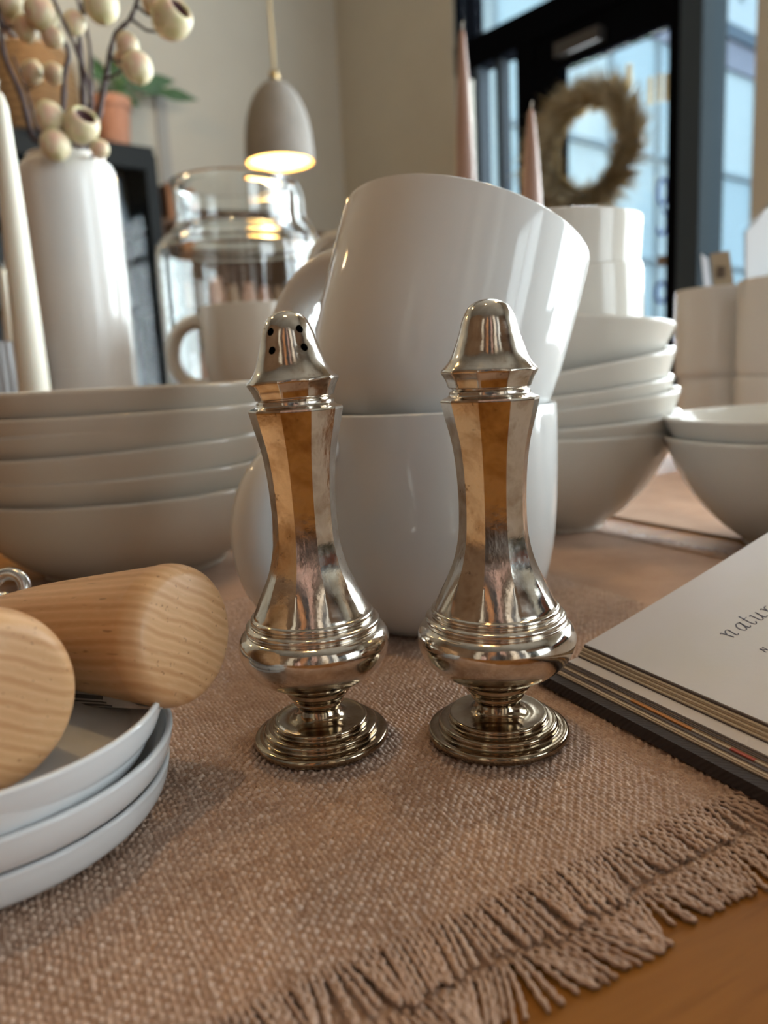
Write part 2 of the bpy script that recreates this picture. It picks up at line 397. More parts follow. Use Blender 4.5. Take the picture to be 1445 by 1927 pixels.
# ------------------------------------------------------------------ door and shop-front in view
def shopfront():
    w1 = empty('window_1', W(1.19, 0, FLOOR)); w1['kind'] = 'structure'
    B = M_BLACKMETAL
    room_box('frame_jamb', 1.19, 1.215, -0.12, -0.02, FLOOR, 3.85, B, w1)
    room_box('mullion', 1.305, 1.335, -0.12, -0.02, 2.07, 3.85, B, w1)
    room_box('frame_head', 1.19, 3.08, -0.12, -0.02, 3.81, 3.85, B, w1)
    room_box('transom', 1.19, 2.72, -0.14, -0.01, 1.90, 2.07, B, w1, label='black transom bar above the door')
    room_box('mullion', 1.335, 1.38, -0.12, -0.02, FLOOR, 1.90, M_MULLION, w1, label='blue-grey mullion')
    room_box('mullion', 1.50, 1.545, -0.12, -0.04, FLOOR, 1.90, M_MULLION, w1, label='blue-grey mullion')
    room_box('mullion', 2.715, 2.735, -0.14, -0.005, FLOOR, 3.81, B, w1)
    room_box('mullion', 2.735, 2.85, -0.20, 0.03, FLOOR, 3.81, M_MULLION, w1, label='deep blue-grey mullion right of the door')
    room_box('frame_sill', 2.85, 3.08, -0.12, -0.02, FLOOR, FLOOR + 0.12, B, w1)
    for a, b, z0, z1 in ((1.215, 1.305, FLOOR, 3.81), (1.335, 2.72, 2.07, 3.81), (1.38, 1.50, FLOOR, 1.90), (1.545, 1.68, FLOOR, 1.90), (2.85, 3.08, FLOOR + 0.12, 3.81)):
        room_box('pane', a, b, -0.075, -0.07, z0, z1, M_PANE, w1)
    d = empty('door_1', W(1.68, 0, FLOOR)); d['kind'] = 'structure'
    room_box('door_jamb', 1.68, 1.80, -0.13, -0.015, FLOOR, 1.90, B, d)
    room_box('door_stile', 1.80, 1.985, -0.10, -0.03, FLOOR + 0.01, 1.90, B, d)
    room_box('door_stile', 2.64, 2.715, -0.10, -0.03, FLOOR + 0.01, 1.90, B, d)
    room_box('door_rail', 1.985, 2.64, -0.10, -0.03, 1.705, 1.90, B, d)
    room_box('door_rail', 1.985, 2.64, -0.10, -0.03, FLOOR + 0.01, FLOOR + 0.26, B, d)
    room_box('pane', 1.985, 2.64, -0.07, -0.065, FLOOR + 0.26, 1.705, M_PANE, d)
    room_box('door_closer', 1.99, 2.28, -0.028, 0.035, 1.745, 1.815, mat('dark_closer_metal', (0.06, 0.055, 0.055), rough=0.45, metal=0.6), d, label='dark grey door closer')
    room_box('push_bar', 1.99, 2.63, 0.0, 0.03, 0.22, 0.26, M_STEEL, d)
    room_box('push_bar_bracket', 2.0, 2.04, -0.03, 0.0, 0.22, 0.26, M_STEEL, d); room_box('push_bar_bracket', 2.58, 2.62, -0.03, 0.0, 0.22, 0.26, M_STEEL, d)
    # lettering on the door glass, too blurred to read: cream shapes high up, blue ones low down
    cream = mat('cream_vinyl_lettering', (0.86, 0.80, 0.62), rough=0.6, emit=None)
    blue = mat('blue_vinyl_lettering', (0.12, 0.22, 0.75), rough=0.6)
    M = Matrix(((RA.x, 0, RB.x, 0), (RA.y, 0, RB.y, 0), (0, 1, 0, 0), (0, 0, 0, 1)))
    def ring(name, s, z, rx, rz, w, m, a0=0.0, a1=2 * PI):
        n = 28; vs = []; fs = []
        for i in range(n + 1):
            q = a0 + (a1 - a0) * i / n
            for k, y in ((0, -0.001), (w, -0.001), (w, 0.001), (0, 0.001)):
                vs.append(M @ Vector(((rx - k) * math.cos(q), (rz - k) * math.sin(q), y)))
        for i in range(n):
            for k in range(4): fs.append((i * 4 + k, i * 4 + (k + 1) % 4, (i + 1) * 4 + (k + 1) % 4, (i + 1) * 4 + k))
        fs += [(0, 1, 2, 3), (n * 4 + 3, n * 4 + 2, n * 4 + 1, n * 4)]
        mb = MB(); mb.add(vs, fs); obj(name, mb.mesh(name, False), m, d, loc=W(s, -0.06, z) - d.location)
    def bar(name, s, z, w, h, m):
        mb = MB(); mb.box(-w / 2, w / 2, -h / 2, h / 2, -0.001, 0.001, M); obj(name, mb.mesh(name, False), m, d, loc=W(s, -0.06, z) - d.location)
    ring('cream_letter', 2.10, 1.50, 0.062, 0.072, 0.03, cream)
    bar('cream_letter', 2.40, 1.54, 0.035, 0.13, cream)
    for s, z in ((2.525, 1.44), (2.575, 1.44), (2.615, 1.43)): bar('cream_letter', s, z, 0.026, 0.13, cream)
    ring('blue_letter', 2.60, 0.94, 0.035, 0.07, 0.018, blue); ring('blue_letter', 2.60, 0.79, 0.035, 0.07, 0.018, blue, -0.9 * PI, 0.5 * PI)
    ring('blue_letter', 2.60, 0.44, 0.04, 0.06, 0.02, blue)
    bar('blue_letter', 1.61, 0.99, 0.05, 0.17, blue)
    bar('price_sticker', 2.61, 0.60, 0.07, 0.05, mat('kraft_sticker', (0.30, 0.22, 0.15), rough=0.8))
    return d
shopfront()

# ------------------------------------------------------------------ outside
def outside():
    pale = mat('pale_blue_reflective_glazing', (0.62, 0.80, 0.88), rough=0.25)
    pale2 = mat('pale_glazing_light', (0.78, 0.90, 0.93), rough=0.25)
    lil = mat('lilac_grey_lintel', (0.42, 0.42, 0.52), rough=0.7)
    white = mat('white_sign_board', (0.82, 0.90, 0.94), rough=0.6)
    grey = mat('grey_aluminium_line', (0.33, 0.42, 0.48), rough=0.5)
    room_box('ground', -6, 14, -24, -0.2, FLOOR - 0.12, FLOOR - 0.02, mat('dark_wet_pavement', (0.06, 0.065, 0.07), rough=0.9, spec=0.1))
    S0 = 0.2
    k = (4.88 - S0) / 6.88
    tt = lambda t: 3.73 + (t - 3.73) * k
    zz = lambda z: 0.102 + (z - 0.102) * k
    b = tag(empty('glass_fronted_building', W(S0, tt(-16), FLOOR)), 'pale blue glass-fronted building wing outside the shop door', 'building')
    def bx(name, t0, t1, z0, z1, m, d=0.0, label=None):
        room_box(name, S0 - 0.35, S0 + d, t0, t1, z0, z1, m, b, label=label)
    bx('plinth', tt(-16), tt(-3.4), FLOOR, zz(0.2), lil)
    edges = [-16, -14.2, -12.4, -10.6, -8.8, -7.5, -6.3, -5.1, -3.9]
    for i, (a, c) in enumerate(zip(edges, edges[1:])):
        bx('window_bay', tt(a) + .03, tt(c) - .03, zz(0.2), zz(3.05), pale if i % 2 else pale2)
        bx('window_bay', tt(a) + .03, tt(c) - .03, zz(3.12), zz(4.72), pale2 if i % 3 == 0 else pale)
    for e in edges: bx('mullion', tt(e) - 0.03, tt(e) + 0.03, zz(0.2), zz(4.72), grey, 0.04)
    bx('transom', tt(-16), tt(-3.9), zz(3.05), zz(3.12), grey, 0.045)
    bx('transom', tt(-16), tt(-3.9), zz(1.55), zz(1.62), grey, 0.045)
    bx('lintel', tt(-16), tt(-3.4), zz(4.72), zz(5.14), lil, 0.05)
    bx('fascia', tt(-16), tt(-8.7), zz(5.14), zz(5.34), M_BAND, 0.1)
    bx('sign_board', tt(-16), tt(-8.6), zz(5.34), zz(7.2), white, 0.06, label='white sign board')
    # sign lettering: large capitals with a thin line of small capitals under them
    tx = bpy.data.curves.new('t', 'FONT'); 
    def word(txt, t, z, size, m):
        c = bpy.data.curves.new('sign_text', 'FONT'); c.body = txt; c.size = size; c.extrude = 0.01; c.resolution_u = 3
        o = bpy.data.objects.new('tmp', c); COL.objects.link(o)
        dg = bpy.context.evaluated_depsgraph_get(); me = bpy.data.meshes.new_from_object(o.evaluated_get(dg)); bpy.data.objects.remove(o)
        p = obj('sign_letters', me, m, b, loc=W(S0 + 0.075, t, z) - b.location)
        X = -RB; Z = RA; Y = Vector((0, 0, 1))
        p.rotation_euler = Matrix((X, Y, Z)).transposed().to_euler()
    lg = mat('soft_grey_sign_letters', (0.52, 0.62, 0.66), rough=0.6)
    word('IST', tt(-8.75), zz(5.75), 0.72, lg)
    bpy.data.curves.remove(tx)
    hedge = MB(); leafm = varied('street_greenery', (0.10, 0.20, 0.08), (0.05, 0.11, 0.04), 12, rough=0.8)
    for i in range(260):
        s, t, z = random.uniform(0.5, 1.2), random.uniform(-5.6, -4.0), FLOOR + random.random() ** 1.4 * 0.75
        c = W(s, t, z); r = random.uniform(0.03, 0.07)
        q = [Vector((random.gauss(0, 1), random.gauss(0, 1), random.gauss(0, 1))).normalized() * r for _ in range(3)]
        hedge.add([c + x for x in (q[0], q[1], -q[0], q[2])], [(0, 1, 2), (0, 2, 3)])
    tag(obj('hedge', hedge.mesh('hedge', False), leafm), 'low green hedge outside beyond the door glass', 'hedge', kind='stuff')
outside()

# ------------------------------------------------------------------ table and placemats
MAT_ROT = math.atan2(0.466, 0.885)
P0 = Vector((0.0, 0.1245, 0.0))
CU_, CV_ = Vector((0.885, 0.466, 0)).normalized(), Vector((-0.466, 0.885, 0)).normalized()
def uv(u, v, z=0.0): return P0 + CU_ * u + CV_ * v + Vector((0, 0, z))
TABLE_Z = -0.0040
def table():
    o = thing('dining_table', 'honey-coloured oak table under the woven placemats', 'table', uv(0.1, 0.4, FLOOR), (0, 0, MAT_ROT))
    h = TABLE_Z - FLOOR
    v0 = -1.0
    for i in range(11):
        w = 0.178
        mb = MB(); mb.box(-1.0, 1.1, v0 + i * w, v0 + (i + 1) * w - 0.0006, h - 0.035, h); obj('plank', mb.mesh('plank', False), M_TABLE, o)
    for x in (-0.9, 1.0):
        for y in (-0.9, 0.85):
            mb = MB(); mb.box(x - 0.04, x + 0.04, y - 0.04, y + 0.04, 0, h - 0.035); obj('leg', mb.mesh('leg', False), M_TABLE, o)
    mb = MB(); mb.box(-0.95, 1.05, -0.95, 0.9, h - 0.11, h - 0.036); obj('apron', mb.mesh('apron', False), M_TABLE, o)
table()

PITCH_Y = 0.00128
def weave_grid(u0, u1, v0, v1, per, zmax, bend=None):
    """height field of a plain weave: returns vertices and quads"""
    nu = int((u1 - u0) / PITCH_Y * per); nv = int((v1 - v0) / PITCH_Y * per)
    u = np.linspace(u0, u1, nu + 1); v = np.linspace(v0, v1, nv + 1)
    U, V = np.meshgrid(u, v, indexing='ij')
    wob = lambda k, a, b, ph: np.sin(a * k + ph) + 0.6 * np.sin(b * k + 1.7 * ph)
    TU = (U + 0.00022 * wob(V, 310, 790, 0.3) + 0.00008 * np.sin(1500 * U + 900 * V)) / PITCH_Y
    TV = (V + 0.00022 * wob(U, 270, 640, 1.1) + 0.00008 * np.sin(1300 * V - 1100 * U)) / PITCH_Y
    i = np.floor(TU).astype(int); j = np.floor(TV).astype(int); fu = TU - i - 0.5; fv = TV - j - 0.5
    r1 = np.random.default_rng(3).uniform(0.75, 1.25, 4000); r2 = np.random.default_rng(4).uniform(0.75, 1.25, 4000)
    def slub(rows, along, seed):
        tab = np.random.default_rng(seed).normal(0, 1, (701, 257)); k = along / 2.7; a = np.floor(k).astype(int); f = k - a; f = f * f * (3 - 2 * f)
        return tab[rows % 701, a % 257] * (1 - f) + tab[rows % 701, (a + 1) % 257] * f
    wi = r1[i % 4000] + 0.20 * slub(i, TV, 8); wj = r2[j % 4000] + 0.22 * slub(j, TU, 9)
    cell = np.random.default_rng(5).uniform(-1, 1, (997, 991))[i % 997, j % 991]
    A, Rr = 0.00036, 0.00046
    hw = -0.00012 + A * np.where(i % 2 == 0, 1, -1) * np.sin(PI * TV) + Rr * wi * np.sqrt(np.maximum(0.0, 1 - (fu / 0.52) ** 2))
    hf = -1.25 * A * np.where(j % 2 == 0, 1, -1) * np.sin(PI * TU) + 1.25 * Rr * wj * np.sqrt(np.maximum(0.0, 1 - (fv / 0.54) ** 2))
    warp = hw > hf
    h = np.maximum(hw, hf) + 0.00013 * cell
    Z = zmax - 0.00118 + h
    if bend is not None: Z = Z + bend(U, V)
    tint = np.clip(0.20 + 0.45 * np.where(warp, wi - 1, wj - 1) + 0.26 * cell + np.where(warp, -0.16, 0.10), 0, 0.8)
    verts = np.stack([U, V, Z], -1).reshape(-1, 3)
    idx = np.arange((nu + 1) * (nv + 1)).reshape(nu + 1, nv + 1)
    q = np.stack([idx[:-1, :-1], idx[1:, :-1], idx[1:, 1:], idx[:-1, 1:]], -1).reshape(-1, 4)
    return verts, q, tint.reshape(-1)
def np_mesh(name, verts, quads, tint=None, mats=(), mi=None):
    m = bpy.data.meshes.new(name)
    m.vertices.add(len(verts)); m.vertices.foreach_set('co', verts.astype(np.float32).ravel())
    m.loops.add(quads.size); m.loops.foreach_set('vertex_index', quads.astype(np.int32).ravel())
    m.polygons.add(len(quads)); m.polygons.foreach_set('loop_start', np.arange(0, quads.size, 4, dtype=np.int32))
    m.polygons.foreach_set('use_smooth', np.ones(len(quads), bool))
    for mm in mats: m.materials.append(mm)
    if mi is not None: m.polygons.foreach_set('material_index', mi.astype(np.int32))
    m.update(calc_edges=True)
    if tint is not None:
        a = m.attributes.new('yarn_tint', 'FLOAT', 'POINT'); a.data.foreach_set('value', tint.astype(np.float32))
    return m
def flat_grid(u0, u1, v0, v1, z, step=0.004):
    nu = max(1, int((u1 - u0) / step)); nv = max(1, int((v1 - v0) / step))
    U, V = np.meshgrid(np.linspace(u0, u1, nu + 1), np.linspace(v0, v1, nv + 1), indexing='ij')
    verts = np.stack([U, V, np.full_like(U, z)], -1).reshape(-1, 3)
    idx = np.arange((nu + 1) * (nv + 1)).reshape(nu + 1, nv + 1)
    q = np.stack([idx[:-1, :-1], idx[1:, :-1], idx[1:, 1:], idx[:-1, 1:]], -1).reshape(-1, 4)
    return verts, q, np.full(len(verts), 0.22)
def join_np(parts):
    vs, qs, ts, ms, n = [], [], [], [], 0
    for (v, q, t), mi in parts:
        vs.append(v); qs.append(q + n); ts.append(t); ms.append(np.full(len(q), mi)); n += len(v)
    return np.concatenate(vs), np.concatenate(qs), np.concatenate(ts), np.concatenate(ms)
def fringe(u0, u1, z_base, z_tip, length, seed, segs=16, sides=6, step=PITCH_Y):
    """loose yarns hanging out of the cloth edge at v = 0, pointing to -v; kinked where the weave held them"""
    rg = np.random.default_rng(seed); mb = []
    n = int((u1 - u0) / step)
    V, Q, T = [], [], []; base = 0
    clump = np.interp(np.arange(n), np.arange(0, n + 5, 5), rg.normal(0, 0.0014, len(np.arange(0, n + 5, 5)))[:len(np.arange(0, n + 5, 5))])
    clen = np.interp(np.arange(n), np.arange(0, n + 7, 7), rg.uniform(0.80, 1.15, len(np.arange(0, n + 7, 7))))
    q = np.arange(sides) * 2 * PI / sides
    for i in range(n):
        L = length * clen[i] * rg.uniform(0.88, 1.10)
        t = np.linspace(0, 1, segs)
        lean = clump[i] * 2.2 + rg.normal(0, 0.0006)
        uu = u0 + i * step + lean * t ** 1.4 + 0.00004 * np.sin(t * L / PITCH_Y * PI + i * PI) + rg.normal(0, 0.00022) * np.sin(3 * t + rg.uniform(0, 6))
        vv = 0.0012 - (L + 0.0012) * t
        zz = z_base + (z_tip - z_base) * np.minimum(1, t * 1.35) ** 1.5 + 0.00022 * np.sin(t * L / PITCH_Y * PI * 1.0 + (i % 2) * PI) * (1 - 0.4 * t) + 0.0004 * np.sin(t * PI) * (1 + clump[i] * 300)
        rad = 0.00051 * (1 + 0.30 * np.sin(t * L / PITCH_Y * 2 * PI * 0.8 + 2.1 * i)) * rg.uniform(0.85, 1.15); rad[-1] *= 0.55
        ring = np.stack([uu[:, None] + rad[:, None] * np.cos(q), np.repeat(vv[:, None], sides, 1), zz[:, None] + rad[:, None] * np.sin(q)], -1).reshape(-1, 3)
        V.append(ring)
        idx = np.arange(segs * sides).reshape(segs, sides) + base
        nx = np.roll(idx, -1, axis=1)
        Q.append(np.stack([idx[:-1], nx[:-1], nx[1:], idx[1:]], -1).reshape(-1, 4))
        T.append(np.full(segs * sides, np.clip(0.30 + rg.normal(0, 0.14), 0, 0.8))); base += segs * sides
    return np.concatenate(V), np.concatenate(Q), np.concatenate(T)

def placemat(label, du, dv, z, fine, size=(0.452, 0.34), rot=0.0, near_fringe=True, side_fringe=True, seed=1, origin=None):
    """u to the right along the front edge, v away from the viewer; local origin at front edge"""
    o = thing('placemat', label, 'placemat', uv(du, dv, z) if origin is None else origin, (0, 0, MAT_ROT + rot))
    a0, a1, b1 = -0.18, -0.18 + size[0], size[1]
    parts = []
    if fine:
        f = fine
        parts.append((weave_grid(f[0], f[1], 0, f[2], 5, 0.0), 0))
        if f[3]: parts.append((weave_grid(f[0], f[1], f[2], f[3], 3, 0.0), 0))
        parts.append((flat_grid(a0, f[0], 0, b1, -0.0006), 1)); parts.append((flat_grid(f[1], a1, 0, b1, -0.0006), 1)); parts.append((flat_grid(f[0], f[1], f[3] or f[2], b1, -0.0006), 1))
    else: parts.append((flat_grid(a0, a1, 0, b1, -0.0003), 1))
    v, q, t, mi = join_np(parts)
    obj('woven_cloth', np_mesh('woven_cloth', v, q, t, (M_LINEN, M_LINEN_FAR), mi), None, o)
    if near_fringe:
        lo, hi = (-0.075, 0.20) if fine else (a0, a1)
        v, q, t = fringe(lo, hi, -0.0004, near_fringe, 0.0115, seed, segs=26)
        fo = obj('front_fringe', np_mesh('front_fringe', v, q, t, (M_LINEN,)), None, o); fo['kind'] = 'stuff'
    if side_fringe:
        v, q, t = fringe(0.06, b1, -0.0004, -0.0016, 0.0150, seed + 7, segs=8, sides=4)
        v = np.stack([a1 - v[:, 1], v[:, 0], v[:, 2]], -1)
        fo = obj('side_fringe', np_mesh('side_fringe', v, q, t, (M_LINEN,)), None, o); fo['kind'] = 'stuff'
    return o
placemat('mauve-brown woven linen placemat with frayed fringe under the silver shakers', 0, 0, 0.0, (-0.115, 0.185, 0.125, 0.235), near_fringe=-0.0012, seed=2)
placemat('second frayed linen placemat peeking out beneath the top one', 0.004, -0.0125, -0.0020, (-0.075, 0.20, 0.022, None), near_fringe=-0.0014, seed=21, rot=0.012)
placemat('pinkish linen placemat lying beyond the stacked bowls', 0, 0, 0, None, size=(0.40, 0.34), origin=uv(0.272 + 0.235, 0.05, -0.0022), rot=0.03, near_fringe=False, side_fringe=False, seed=31)

# ------------------------------------------------------------------ silver shakers
def shaker(name, label, X, Y, scale, yaw, holes, cap_tilt, lean=(0, 0)):
    o = thing(name, label, 'shaker', (X, Y, 0.0002), (lean[0], lean[1], yaw))
    o.scale = (scale[0], scale[0], scale[1])
    n, fc = 120, 10
    foot = [(0, 0.0004), (0.0150, 0.0004), (0.0188, 0.0), (0.0196, 0.0006), (0.0197, 0.0015), (0.0193, 0.0023), (0.0183, 0.0026), (0.0171, 0.0026), (0.0166, 0.0029), (0.0166, 0.0041), (0.0161, 0.0047), (0.0151, 0.0049),
            (0.0142, 0.0049), (0.0138, 0.0052), (0.0138, 0.0062), (0.0133, 0.0067), (0.0122, 0.0066), (0.0100, 0.0066), (0.0080, 0.0071), (0.0066, 0.0083), (0.0060, 0.0097)]
    stem = [(0.0060, 0.0097), (0.0062, 0.0104), (0.0070, 0.0110), (0.0074, 0.0117), (0.0073, 0.0124), (0.0077, 0.0131), (0.0087, 0.0139), (0.0093, 0.0148), (0.0093, 0.0157), (0.0098, 0.0164), (0.0108, 0.0171)]
    bulb = [(0.0108, 0.0171), (0.0138, 0.0184), (0.0172, 0.0206), (0.0200, 0.0238), (0.0214, 0.0270), (0.0217, 0.0292), (0.0213, 0.0311), (0.0204, 0.0325), (0.0194, 0.0332), (0.0188, 0.0334), (0.01875, 0.0338), (0.0192, 0.0344), (0.0191, 0.0352), (0.0182, 0.0357), (0.0174, 0.0358), (0.01725, 0.0362), (0.0176, 0.0368), (0.0173, 0.0376), (0.01665, 0.0379)]
    neck = [(0.01665, 0.0379, 0), (0.0164, 0.0386, 0.05), (0.0158, 0.0398, 0.1), (0.0146, 0.0424, 0.3), (0.0131, 0.0454, 0.6), (0.0113, 0.0494, 0.9), (0.0101, 0.0536, 1), (0.0093, 0.0583, 1), (0.00905, 0.0640, 1), (0.0091, 0.0693, 1), (0.0095, 0.0760, 1),
            (0.0104, 0.0827, 1), (0.0120, 0.0892, 1), (0.01285, 0.0928, 1)]
    top = [(0.01285, 0.0928, 1), (0.01295, 0.0933, 1), (0.0128, 0.0938, 1), (0.0121, 0.0941, 0.9), (0.0112, 0.0945, 0.6), (0.0107, 0.0950, 0.4), (0.0106, 0.0956, 0.2), (0.0101, 0.0960, 0), (0.0096, 0.0961, 0), (0.0094, 0.0975, 0), (0, 0.0975, 0)]
    obj('foot', MB().lathe(fix(spline(foot, 3)), n).mesh('foot', True, 38), M_TARNISH, o)
    obj('stem', MB().lathe(fix(spline(stem, 3)), n).mesh('stem', True, 38), M_TARNISH, o)
    obj('bulb', MB().lathe(fix(spline(bulb, 4)), n).mesh('bulb', True, 38), M_SILVER, o)
    obj('neck', MB().lathe(fix(spline(neck, 5)), n, facet=fc).mesh('neck', True, 20), M_SILVER, o)
    obj('collar', MB().lathe(fix(spline(top, 2)), n, facet=fc).mesh('collar', True, 30), M_SILVER, o)
    cap = [(0.0099, 0.0965, 0.6), (0.0106, 0.0966, 0.8), (0.0109, 0.0972, 0.8), (0.0115, 0.0988, 0.8), (0.0123, 0.1001, 0.8), (0.0126, 0.1007, 0.7), (0.01245, 0.1013, 0.5), (0.0117, 0.1021, 0.25), (0.0106, 0.1034, 0.1), (0.0097, 0.1050, 0), (0.0087, 0.1077, 0), (0.0078, 0.1103, 0),
           (0.0071, 0.1130, 0), (0.0063, 0.1151, 0), (0.0051, 0.1170, 0), (0.0036, 0.1181, 0), (0.0018, 0.1187, 0), (0, 0.1188, 0)]
    outer = fix(spline(cap, 3))
    inner = [(max(0.0, p[0] - 0.0009), p[1] - 0.0006) for p in outer[:-1]] + [(0, outer[-1][1] - 0.0009)]
    z0 = 0.0966
    prof = [(p[0], p[1] - z0) for p in inner[::-1]] + [(p[0], p[1] - z0, p[2]) for p in outer]
    me = MB().lathe(prof, n, facet=fc).mesh('cap', True, 35)
    c = obj('cap', me, M_SILVER, o, loc=(0, 0, z0), rot=cap_tilt)
    if holes:
        cut = bpy.data.objects.new('cut', None)
        mbh = MB()
        for ang, z in holes:
            rr = float(np.interp(z, [p[1] for p in outer[12:]], [p[0] for p in outer[12:]]))
            sl = -0.36 if z < 0.112 else -0.55
            d = Vector((math.cos(ang), math.sin(ang), 0.25 if z < 0.112 else 0.45)).normalized()
            p = Vector((math.cos(ang) * rr, math.sin(ang) * rr, z - z0))
            mbh.tube([p - d * 0.0045, p + d * 0.003], 0.00105, 16)
        ho = bpy.data.objects.new('cutter', mbh.mesh('cutter', False)); COL.objects.link(ho)
        ho.parent = o; ho.location = (0, 0, z0); ho.rotation_euler = cap_tilt
        md = c.modifiers.new('holes', 'BOOLEAN'); md.object = ho; md.operation = 'DIFFERENCE'; md.solver = 'EXACT'
        bpy.context.view_layer.update()
        dg = bpy.context.evaluated_depsgraph_get()
        new = bpy.data.meshes.new_from_object(c.evaluated_get(dg)); c.modifiers.clear(); c.data = new
        if not new.materials: new.materials.append(M_SILVER)
        bpy.data.objects.remove(ho)
    return o
pL = at_z(603, 1452); pR = at_z(937, 1446)
HA = math.radians(-90)
shaker('salt_shaker', 'tarnished silver shaker with pierced holes in its cap, left of the pair', pL.x - 0.0009, pL.y + 0.0191, (0.965, 0.998), math.radians(6),
       [(HA - math.radians(6) + a, z) for a, z in ((-0.56, 0.1137), (0.62, 0.1137), (-0.46, 0.1090), (0.62, 0.1090))], (0, math.radians(-2.4), 0), (0, math.radians(-0.6)))
shaker('pepper_shaker', 'silver shaker with a plain unpierced cap, right of the pair', pR.x + 0.0031, pR.y + 0.0196, (1.0, 1.0), math.radians(-3), None, (math.radians(0.8), math.radians(0.6), 0))

# ------------------------------------------------------------------ mugs
MUG_R, MUG_H = 0.052, 0.087
def mug_profile(R=MUG_R, H=MUG_H, t=0.0034):
    out = [(0, 0.0022), (0.0300, 0.0022), (0.0318, 0.0), (0.0340, 0.0), (0.0368, 0.0012), (0.0420, 0.0062), (0.0468, 0.0150), (0.0496, 0.0262), (0.0512, 0.0400), (0.0519, 0.0560), (0.0521, 0.0720), (0.0520, 0.0850), (0.0518, 0.0864), (0.0510, 0.0871),
           (0.0498, 0.0868), (0.0489, 0.0850), (0.0487, 0.0700), (0.0482, 0.0500), (0.0468, 0.0300), (0.0430, 0.0150), (0.0360, 0.0085), (0.0250, 0.0065), (0, 0.0062)]
    s = fix(spline(out, 4)); return [(p[0] * R / 0.0521, p[1] * H / 0.0871) for p in s]
MUG_MESH = MB().lathe(mug_profile(), 96).mesh('mug_body', True, 60)
def handle_mesh():
    mb = MB(); pts = []; rad = []
    for i in range(33):
        a = math.radians(112 - 224 * i / 32)
        x = 0.0485 + 0.0350 * max(-0.6, math.cos(a)) + 0.006 * math.sin(a) ** 2
        pts.append((x, 0, 0.0440 + 0.0315 * math.sin(a)))
        e = abs(i - 16) / 16.0
        rad.append(0.0084 + 0.0022 * e ** 4)
    # cross-section wider than thick
    n = 14; vs = []; P = [Vector(p) for p in pts]
    for i, p in enumerate(P):
        t = (P[min(i + 1, 32)] - P[max(i - 1, 0)]).normalized(); b = Vector((0, 1, 0)); a = t.cross(b)
        for k in range(n):
            q = 2 * PI * k / n; vs.append(p + a * (rad[i] * 0.82 * math.cos(q)) + b * (rad[i] * 1.15 * math.sin(q)))
    fs = [(i * n + k, i * n + (k + 1) % n, (i + 1) * n + (k + 1) % n, (i + 1) * n + k) for i in range(32) for k in range(n)]
    fs += [tuple(range(n - 1, -1, -1)), tuple(32 * n + k for k in range(n))]
    mb.add(vs, fs); return mb.mesh('mug_handle', True, 70)
HANDLE_MESH = handle_mesh()
MUG_MESH.materials.append(M_MUG); HANDLE_MESH.materials.append(M_MUG)
def mug(label, loc, yaw, tilt=None, group=None, m=None):
    o = thing('mug', label, 'mug', loc, group=group)
    R = Matrix.Rotation(yaw, 3, 'Z')
    if tilt:
        ax = Vector((math.tan(tilt[0]), math.tan(tilt[1]), 1)).normalized()
        R = Vector((0, 0, 1)).rotation_difference(ax).to_matrix() @ R
    o.rotation_euler = R.to_euler()
    b, h = MUG_MESH, HANDLE_MESH
    if m:
        key = m.name; b = bpy.data.meshes.get('mug_body_' + key); h = bpy.data.meshes.get('mug_handle_' + key)
        if not b:
            b = MUG_MESH.copy(); b.name = 'mug_body_' + key; b.materials.clear(); b.materials.append(m)
            h = HANDLE_MESH.copy(); h.name = 'mug_handle_' + key; h.materials.clear(); h.materials.append(m)
    obj('body', b, None, o); obj('handle', h, None, o)
    return o
mug('upright white glossy mug directly behind the silver shakers', (0.0200, 0.318, 0.0003), math.radians(180 + 36))
mug('white glossy mug tipped to the right on top of another mug', (0.0139, 0.318, 0.0738), math.radians(180 - 33), (math.radians(17.8), math.radians(13.7)))
c = at_y(476, 565, 0.77)
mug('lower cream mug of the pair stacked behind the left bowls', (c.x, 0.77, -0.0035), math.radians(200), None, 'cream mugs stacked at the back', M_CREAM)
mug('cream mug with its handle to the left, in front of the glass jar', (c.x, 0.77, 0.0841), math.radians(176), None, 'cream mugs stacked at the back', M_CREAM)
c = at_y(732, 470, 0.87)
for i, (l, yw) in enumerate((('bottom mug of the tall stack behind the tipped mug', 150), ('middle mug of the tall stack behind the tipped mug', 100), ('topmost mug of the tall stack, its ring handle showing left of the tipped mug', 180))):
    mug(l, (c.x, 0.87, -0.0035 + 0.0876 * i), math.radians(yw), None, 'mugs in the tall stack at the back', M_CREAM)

# ------------------------------------------------------------------ bowls
def shell(pts, n=96, sub=4): return MB().lathe(fix(spline(pts, sub)), n)
WIDE = shell([(0, 0.0030), (0.046, 0.0028), (0.0475, 0.0), (0.0505, 0.0), (0.0525, 0.0035), (0.0600, 0.0085), (0.0715, 0.0185), (0.0790, 0.0290), (0.0835, 0.0400), (0.0850, 0.0445), (0.0853, 0.0462), (0.0846, 0.0473), (0.0832, 0.0471), (0.0822, 0.0455),
              (0.0795, 0.0370), (0.0740, 0.0270), (0.0650, 0.0165), (0.0540, 0.0090), (0.0400, 0.0066), (0, 0.0064)]).mesh('wide_bowl', True, 60)
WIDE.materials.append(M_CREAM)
DEEP = shell([(0, 0.0050), (0.0235, 0.0045), (0.0250, 0.0), (0.0280, 0.0), (0.0295, 0.0030), (0.0400, 0.0110), (0.0530, 0.0245), (0.0630, 0.0400), (0.0700, 0.0555), (0.0716, 0.0592), (0.0716, 0.0607), (0.0707, 0.0612), (0.0696, 0.0605), (0.0685, 0.0570),
              (0.0610, 0.0410), (0.0505, 0.0265), (0.0380, 0.0150), (0.0220, 0.0115), (0, 0.0112)]).mesh('deep_bowl', True, 60)
